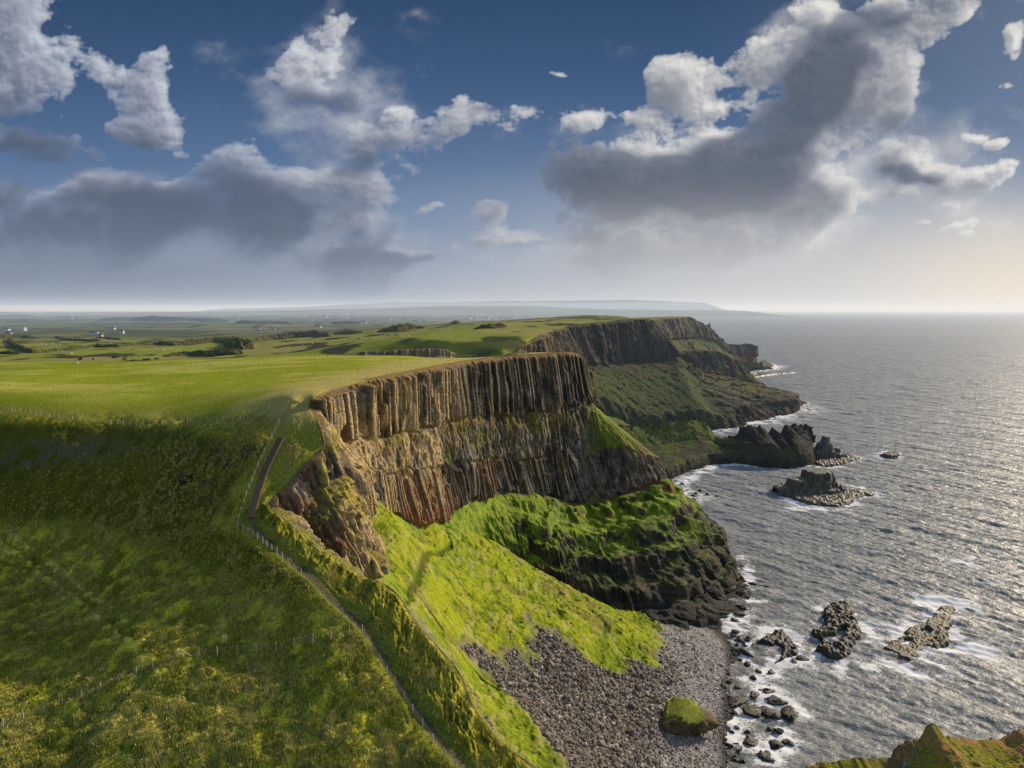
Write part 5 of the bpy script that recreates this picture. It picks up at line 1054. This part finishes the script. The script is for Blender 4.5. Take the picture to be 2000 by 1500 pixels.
tufts('grass', 'sparse pale tussocks on the lower part of the shaded bank', 24000, 73, 118, 168, lambda x, y, r: (seg_dist(x, y, path_w) > 2) & (seg_dist(x, y, stair_w) > 3) & (x < -.36*y) & (r.random(len(x)) < ss(170, 135, y)), .5, ((.28, .29, .03), (.50, .42, .12)))
# ------------------------------------------------------------------ THE WALKER
def skin_obj(name, verts, edges, radii, mat, parent, sub=2, root=0):
    me = bpy.data.meshes.new(name); me.from_pydata([tuple(v) for v in verts], edges, []); me.update()
    o = bpy.data.objects.new(name, me); C.objects.link(o)
    md = o.modifiers.new('skin', 'SKIN'); md.use_smooth_shade = True
    lay = me.skin_vertices[0] if me.skin_vertices else None
    if lay is None:
        return o
    for i, rr_ in enumerate(radii):
        lay.data[i].radius = (rr_, rr_) if not isinstance(rr_, tuple) else rr_; lay.data[i].use_root = (i == root)
    sdm = o.modifiers.new('sub', 'SUBSURF'); sdm.levels = sub; sdm.render_levels = sub
    me.materials.append(mat); o.parent = parent; return o
best_ = None
for py_ in np.linspace(86, 94.5, 120):
    px_w = float(PD(1768, 1490, py_)[0]); g_z = near_top(px_w, py_); yy_ = None
    q_ = PD(np.full(3, 1768.), np.array([1484., 1487., 1490.]), py_)[:, 2]; e_ = abs(q_[1]-(g_z+1.76))
    if best_ is None or e_ < best_[0]: best_ = (e_, py_, px_w, g_z)
_, py_, px_w, gzv = best_
root = empty('person', (px_w, py_, gzv-.03), 'walker in a bright turquoise jacket on the corner cliff top', 'person', None, .5)
M_skin = plain('skin', (.52, .33, .25), .6, .05); M_jack = plain('turquoise_jacket', (.02, .36, .50), .6, .1); M_trs = plain('dark_trousers', (.03, .03, .04), .8); M_hair = plain('brown_hair', (.06, .035, .02), .7)
bv = [(0, 0, .95), (0, 0, 1.2), (0, 0, 1.42), (0, .0, 1.52), (0, .01, 1.60), (0, .02, 1.70), (-.19, 0, 1.40), (.19, 0, 1.40), (-.25, .02, 1.12), (.25, .02, 1.12), (-.24, .10, .88), (.24, .10, .88), (-.10, 0, .88), (.10, 0, .88), (-.11, .03, .48), (.11, -.05, .48), (-.11, -.02, .08), (.11, -.10, .08), (-.11, .14, .04), (.11, .06, .04)]
be = [(0, 1), (1, 2), (2, 3), (3, 4), (4, 5), (2, 6), (2, 7), (6, 8), (7, 9), (8, 10), (9, 11), (0, 12), (0, 13), (12, 14), (13, 15), (14, 16), (15, 17), (16, 18), (17, 19)]
br = [.13, .12, .13, .055, .085, .08, .065, .065, .048, .048, .032, .032, .10, .10, .06, .06, .04, .04, .035, .035]
for s_, w_ in ((-1, 10), (1, 11)):
    for k, dx in enumerate((-.03, -.01, .01, .03)):
        i0 = len(bv); L_ = (.075, .09, .085, .07)[k]; bx = bv[w_][0]+dx*.6; bv += [(bx, .11+dx*.4, .83), (bx, .125+dx*.4, .80-L_*.5), (bx, .115+dx*.4, .80-L_)]; br += [.016, .009, .008]; be += [(w_, i0), (i0, i0+1), (i0+1, i0+2)]
    i0 = len(bv); bv += [(bv[w_][0]-s_*.035, .13, .85), (bv[w_][0]-s_*.05, .15, .81)]; br += [.012, .009]; be += [(w_, i0), (i0, i0+1)]
i0 = len(bv); bv += [(0, .125, 1.635)]; br += [.014]; be += [(4, i0)]
skin_obj('body', bv, be, br, M_skin, root)
skin_obj('jacket', [(0, 0, .86), (0, 0, 1.15), (0, 0, 1.41), (0, 0, 1.49), (-.20, 0, 1.40), (.20, 0, 1.40), (-.26, .02, 1.12), (.26, .02, 1.12), (-.245, .09, .92), (.245, .09, .92)], [(0, 1), (1, 2), (2, 3), (2, 4), (2, 5), (4, 6), (5, 7), (6, 8), (7, 9)], [.17, .155, .165, .08, .09, .09, .068, .068, .052, .052], M_jack, root)
skin_obj('trousers', [(0, 0, .93), (-.10, 0, .86), (.10, 0, .86), (-.11, .03, .48), (.11, -.05, .48), (-.11, -.02, .12), (.11, -.10, .12)], [(0, 1), (0, 2), (1, 3), (2, 4), (3, 5), (4, 6)], [.135, .12, .12, .08, .08, .062, .062], M_trs, root)
v, f = blobV((0, -.012, 1.70), (.105, .118, .10), 14); link_mesh('hair', v, f, M_hair, root)
v, f = merge([blobV((-.035, .098, 1.655), (.012, .008, .008), 8), blobV((.035, .098, 1.655), (.012, .008, .008), 8)]); link_mesh('eyes', v, f, M_trs, root)
print('objects', time.time()-T0)
HAZE = 6e-5
# ------------------------------------------------------------------ camera, sun, sky
cam = bpy.data.cameras.new('camera'); co = bpy.data.objects.new('camera', cam); C.objects.link(co)
co.location = (0, 0, H); co.rotation_euler = (math.radians(90)-PITCH, 0, 0)
cam.sensor_width = 36; cam.lens = 24; cam.clip_end = 700000; cam.clip_start = 2
sce = bpy.context.scene; sce.camera = co
SAZ, SEL = math.radians(54), math.radians(25)
sd = bpy.data.lights.new('sun', 'SUN'); sd.energy = 5.0; sd.angle = math.radians(.6); sd.color = (1, .83, .60)
so = bpy.data.objects.new('sun', sd); C.objects.link(so)
dv = Vector((math.sin(SAZ)*math.cos(SEL), math.cos(SAZ)*math.cos(SEL), math.sin(SEL)))
so.rotation_euler = dv.to_track_quat('Z', 'Y').to_euler()
wd = bpy.data.worlds.new('World'); sce.world = wd; wd.use_nodes = True
nt = wd.node_tree; nt.nodes.clear(); N = nt.nodes; L = nt.links
wo = N.new('ShaderNodeOutputWorld'); bg = N.new('ShaderNodeBackground'); L.new(bg.outputs[0], wo.inputs[0])
sk = N.new('ShaderNodeTexSky'); sk.sky_type = 'NISHITA'; sk.sun_disc = False; sk.sun_elevation = SEL; sk.sun_rotation = SAZ
bg.inputs[1].default_value = .14
L.new(sk.outputs[0], bg.inputs[0])
def uvpx(px, py):
    x, y, z = ray(px, py); return float(x/y), float(z/y)
CL = [(50, 170, 120, 170, 0, 1.2), (15, 100, 110, 90, 0, 1.1), (90, 240, 50, 90, 10, .9), (60, 270, 130, 85, 0, 1.05), (120, 200, 60, 110, 0, .95), (235, 250, 85, 70, 0, 1.05), (290, 200, 55, 90, 0, 1.0),
      (185, 120, 50, 75, 0, .95), (275, 130, 60, 75, 0, 1.1), (240, 190, 80, 95, 0, 1.1), (285, 260, 75, 90, 0, 1.05), (335, 258, 34, 20, 0, .9), (10, 350, 60, 60, 0, .6),
      (90, 455, 220, 95, 0, .95), (340, 430, 220, 85, 0, .95), (500, 400, 210, 90, 8, 1.15), (660, 370, 170, 75, 15, 1.05), (790, 300, 130, 45, 8, 1), (760, 275, 110, 45, 5, 1), (850, 400, 50, 16, 0, .7), (150, 380, 150, 60, 0, .6), (880, 272, 50, 25, 0, .8),
      (660, 40, 70, 40, 20, .52), (572, 105, 40, 34, 0, .55), (600, 130, 80, 34, 10, .4), (700, 20, 60, 40, 0, .5), (640, 180, 80, 35, 0, .4),
      (1010, 235, 110, 45, 0, .85), (1000, 270, 80, 25, 0, .6), (1130, 235, 80, 32, 5, .9), (930, 240, 60, 20, 0, .5), (1075, 148, 60, 9, -8, .5),
      (965, 420, 40, 35, 30, .8), (1000, 462, 90, 26, 0, .85), (820, 500, 90, 18, 10, .65), (600, 510, 240, 35, 5, .5), (215, 510, 50, 24, 20, .5), (700, 550, 160, 22, 4, .35), (800, 455, 60, 9, 0, .4),
      (1160, 350, 120, 110, 0, 1.2), (1280, 420, 200, 110, 0, 1.3), (1420, 350, 180, 120, 20, 1.3), (1550, 260, 150, 110, 40, 1.3), (1660, 160, 140, 95, 45, 1.25), (1770, 60, 130, 75, 35, 1.2), (1870, -10, 100, 55, 30, 1.1), (1960, -60, 100, 50, 30, 1),
      (1330, 140, 65, 50, 0, .95), (1390, 190, 110, 40, -15, .85), (1250, 225, 90, 30, 0, .6), (1230, 480, 170, 50, -8, .95), (1430, 460, 180, 65, 5, 1.05), (1580, 400, 110, 70, 20, .9), (1660, 380, 80, 50, 0, .6), (1620, 20, 60, 40, 0, .8), (1520, 120, 120, 50, 15, .7), (1400, 510, 120, 25, 5, .6),
      (1750, 315, 60, 42, 0, .95), (1810, 340, 80, 24, -8, .9), (1740, 370, 60, 32, 0, .75), (1920, 350, 60, 20, 0, .8), (1985, 340, 50, 22, 5, .85), (1990, 82, 32, 24, 0, .9), (1985, 100, 20, 20, 0, .6), (1900, 268, 26, 12, 0, .6), (1955, 285, 34, 13, 0, .65), (1885, 437, 40, 10, 8, .6), (1890, 455, 22, 9, 0, .5), (1800, 430, 35, 8, 0, .45), (1960, 175, 26, 8, 10, .35), (1840, 395, 30, 9, 0, .4), (1720, 455, 34, 11, 8, .4)]
SHD = [(40, 270, 120, 75, 0, 1.3), (80, 310, 110, 50, 0, 1), (250, 320, 70, 60, 0, .8), (90, 440, 270, 75, 0, .7), (330, 430, 180, 60, 0, .8), (420, 400, 140, 70, 10, 1.1), (520, 410, 110, 50, 5, .9), (730, 305, 110, 38, 12, 1.2), (840, 275, 50, 25, 0, .7), (640, 190, 90, 40, 0, 1), (640, 380, 120, 20, -10, .6),
       (1140, 340, 100, 90, 0, 1.25), (1250, 340, 140, 60, -5, 1.1), (1380, 340, 160, 75, 15, 1.15), (1500, 270, 130, 75, 45, 1.15), (1620, 150, 110, 60, 45, 1.0), (1730, 60, 80, 40, 40, .8), (1350, 400, 180, 35, 10, .8), (1120, 440, 90, 40, 0, .6), (1760, 335, 60, 18, 0, .8), (820, 505, 80, 18, 10, .9), (960, 245, 70, 25, 0, .8), (1010, 475, 80, 10, 0, .6), (1700, 40, 60, 30, 20, .6)]

def blobs(U, V, lst, soft=1.35):
    acc = np.zeros_like(U)
    for (px, py, rx, ry, rot, w) in lst:
        u, v = uvpx(px, py); c_, s_ = math.cos(math.radians(rot)), math.sin(math.radians(rot))
        du, dv_ = U-u, V-v; r_ = np.hypot((du*c_+dv_*s_)/(rx/F*soft), (-du*s_+dv_*c_)/(ry/F*soft))
        acc = acc+(w*np.clip(1-r_, 0, 1))**3
    return acc**(1/3)
uu_ = np.linspace(-1.05, .93, 1535); vv_ = np.linspace(-.006, .72, 556)
V_, U_ = np.meshgrid(vv_, uu_, indexing='ij'); stepu = uu_[1]-uu_[0]; stepv = vv_[1]-vv_[0]
wx = (fbm2(U_*8, V_*10, 4, 801)-.5)*.055; wy = (fbm2(U_*8+5, V_*10, 4, 802)-.5)*.045
bl = blobs(U_+wx, V_+wy, CL, 1.34)
f_ = fbm2(U_*9, V_*12, 9, 803, .62); fl = fbm2(U_*3.5, V_*6, 4, 804)
def billow(x, y, sc, o, seed):
    s_ = 0; a_ = 1; t_ = 0
    for n in range(o):
        s_ = s_+a_*(np.abs(2*vn2(x*sc*2**n+n*3.7, y*sc*2**n*1.15+n*1.9, seed+n)-1)); t_ += a_; a_ *= .55
    return s_/t_
bi = billow(U_+wx*.6, V_+wy*.6, 13, 6, 820)       # round heads with sharp clefts
soft_zone = ss(.33, .20, V_)*ss(.12, -.08, U_)
fst = fbm2(U_*6+1, V_*26+U_*3, 6, 841, .55)      # stratiform, low on the left
thin_ = fbm2(U_*5+3, V_*9, 6, 806, .55)
den = np.minimum(bl*1.35, .55+bl*.6)+(f_-.5)*lerp(2.2, 2.3, soft_zone)+(bi-.42)*.8*(1-.9*soft_zone)+(fst-.5)*1.1*soft_zone+(fbm2(U_*30, V_*40, 4, 811, .55)-.5)*.5*(1-.5*soft_zone)
den = den-.33
gap = ss(.52, .68, fbm2(U_*6+2, V_*16, 4, 815))*ss(.1, -.2, U_)*ss(.10, .14, V_)*ss(.34, .26, V_); den = den-.62*gap
den = den*ss(.02, .15, bl)
dpos = np.clip(den, 0, 1.0)
al = 1-np.exp(-np.clip(den, 0, 3)*lerp(5.0, 3.0, soft_zone))
veil_ = blobs(U_+wx, V_+wy, [(120, 420, 380, 120, 0, .8), (650, 480, 420, 110, 4, .9), (700, 300, 260, 90, 8, .7), (1350, 430, 420, 190, 10, 1), (1600, 120, 260, 160, 40, .8), (650, 120, 180, 150, 0, .5), (1000, 230, 220, 70, 0, .6), (1750, 340, 230, 110, 0, .55)], 1.2)
va_ = ss(.12, .75, veil_*1.1+(thin_-.5)*1.6+(f_-.5)*.8-.1)*.55
al = 1-(1-al)*(1-va_)
def shift(a, du, dv_):
    q = np.zeros_like(a); q[:a.shape[0]-dv_, :a.shape[1]-du] = a[dv_:, du:]; return q
sh = np.zeros_like(den)
for k in range(1, 19): sh += shift(dpos, int(k*1.6), int(k*1.3))*.30
Tr = np.exp(-sh*.42)
fine_sh = sum((dpos-shift(dpos, k, k)) for k in (1, 2, 3, 4))
sb = blobs(U_+wx*1.5, V_+wy*1.5, SHD, 1.25)*.95+(fl-.5)*1.0+(f_-.5)*1.1+(bi-.42)*.5
shd = ss(.0, .6, sb)
edge_ = 1-ss(.0, .4, den)
lit = .40+.60*Tr+np.clip(fine_sh*.14, -.07, .09)+(f_-.5)*.35+(bi-.4)*.22+.06*edge_
shd = shd*(1-.75*ss(.62, .9, U_*0+ss(.02, .5, U_)*ss(.24, .08, V_)))
lit = lit*(1-.60*shd)*(1-.22*soft_zone)
lit = np.clip(lit, 0, 1)
R_ = np.array([(0, .05, .065, .10), (.22, .105, .13, .18), (.45, .23, .255, .31), (.7, .47, .48, .515), (1, .82, .81, .79)])
cc_ = np.stack([np.interp(lit, R_[:, 0], R_[:, k]) for k in (1, 2, 3)], -1)
side = ss(-.7, .3, U_)[..., None]
cc_ = cc_*(np.array((.74, .79, .90))*(1-side)+np.array((1.0, .985, .96))*side)
G_ = np.array([(0, .34, .39, .47), (.05, .29, .355, .46), (.12, .17, .25, .40), (.21, .085, .155, .30), (.32, .042, .095, .21), (.45, .024, .06, .14), (.6, .016, .042, .105)])
sky_ = np.stack([np.interp(V_, G_[:, 0], G_[:, k]) for k in (1, 2, 3)], -1)
def mx_(a, col, m): return a*(1-m[..., None])+np.asarray(col)*m[..., None]
sky_ = mx_(sky_, (.25, .31, .41), ss(.2, .95, U_)*.5)
sky_ = mx_(sky_, (.66, .635, .61), ss(-.35, .70, U_)*ss(.27, .0, V_))
sky_ = mx_(sky_, (.92, .78, .58), ss(.42, .85, U_)*ss(.20, -.02, V_))
al = al*lerp(.3, 1, ss(.0, .12, V_))
cc_ = mx_(cc_, (.62, .61, .605), ss(.20, .03, V_)*ss(-.2, .3, U_)*.7)
out_ = sky_*(1-al[..., None])+cc_*al[..., None]
out_ = mx_(out_, (.115, .155, .235), ss(.05, -.75, U_)*ss(.21, .03, V_)*.85)
RD = 400000.0
dd_ = np.sqrt(1+U_**2+V_**2)
SV = np.stack([U_/dd_*RD, RD/dd_, H+V_/dd_*RD], -1)
skm = bpy.data.materials.new('sky_light'); t_ = nodes(skm); o_ = t_.nodes.new('ShaderNodeOutputMaterial'); e_ = t_.nodes.new('ShaderNodeEmission'); a_ = t_.nodes.new('ShaderNodeAttribute'); a_.attribute_name = 'tint'
t_.links.new(a_.outputs['Color'], e_.inputs[0]); t_.links.new(e_.outputs[0], o_.inputs[0]); e_.inputs[1].default_value = 1; skm.cycles.emission_sampling = 'NONE'
tag(link_mesh('sky', SV, grid_faces(*U_.shape), skm, None, out_), 'deep blue evening sky with banks of sunlit and grey cumulus', 'sky', kind='structure')
print('sky', time.time()-T0)
wd.cycles.sampling_method = 'MANUAL'; wd.cycles.sample_map_resolution = 512
sce.view_settings.view_transform = 'Standard'; sce.view_settings.look = 'None'; sce.view_settings.exposure = 0
sce.render.engine = 'CYCLES'; sce.cycles.max_bounces = 4; sce.cycles.volume_bounces = 0; sce.cycles.use_denoising = True; sce.cycles.denoiser = 'OPENIMAGEDENOISE'; sce.cycles.denoising_prefilter = 'NONE'; sce.cycles.denoising_input_passes = 'RGB_ALBEDO_NORMAL'
# haze: moist air with added bluish glow, over land and sea beyond the headland
def haze_box(name, x0, x1, y0, y1, z1, dens, g):
    V = [(x, y, z) for z in (-8, z1) for x, y in ((x0, y0), (x1, y0), (x1, y1), (x0, y1))]
    hm = bpy.data.materials.new('haze_air'); t_ = nodes(hm); o_ = t_.nodes.new('ShaderNodeOutputMaterial')
    v_ = t_.nodes.new('ShaderNodeVolumeScatter'); v_.inputs['Density'].default_value = dens; v_.inputs['Anisotropy'].default_value = g; v_.inputs['Color'].default_value = (.66, .80, 1, 1)
    ev = t_.nodes.new('ShaderNodeEmission'); ev.inputs[0].default_value = (.10, .14, .21, 1); ev.inputs[1].default_value = dens; ad_ = t_.nodes.new('ShaderNodeAddShader'); t_.links.new(v_.outputs[0], ad_.inputs[0]); t_.links.new(ev.outputs[0], ad_.inputs[1]); t_.links.new(ad_.outputs[0], o_.inputs['Volume'])
    o = link_mesh(name, V, [(0, 3, 2, 1), (4, 5, 6, 7), (0, 1, 5, 4), (1, 2, 6, 5), (2, 3, 7, 6), (3, 0, 4, 7)], hm, None, None, False)
    return tag(o, kind='stuff', label='thin pale haze lying over the distant land and sea')
if HAZE: haze_box('haze', -40000, 50000, 300, 60000, 320, HAZE, .12)
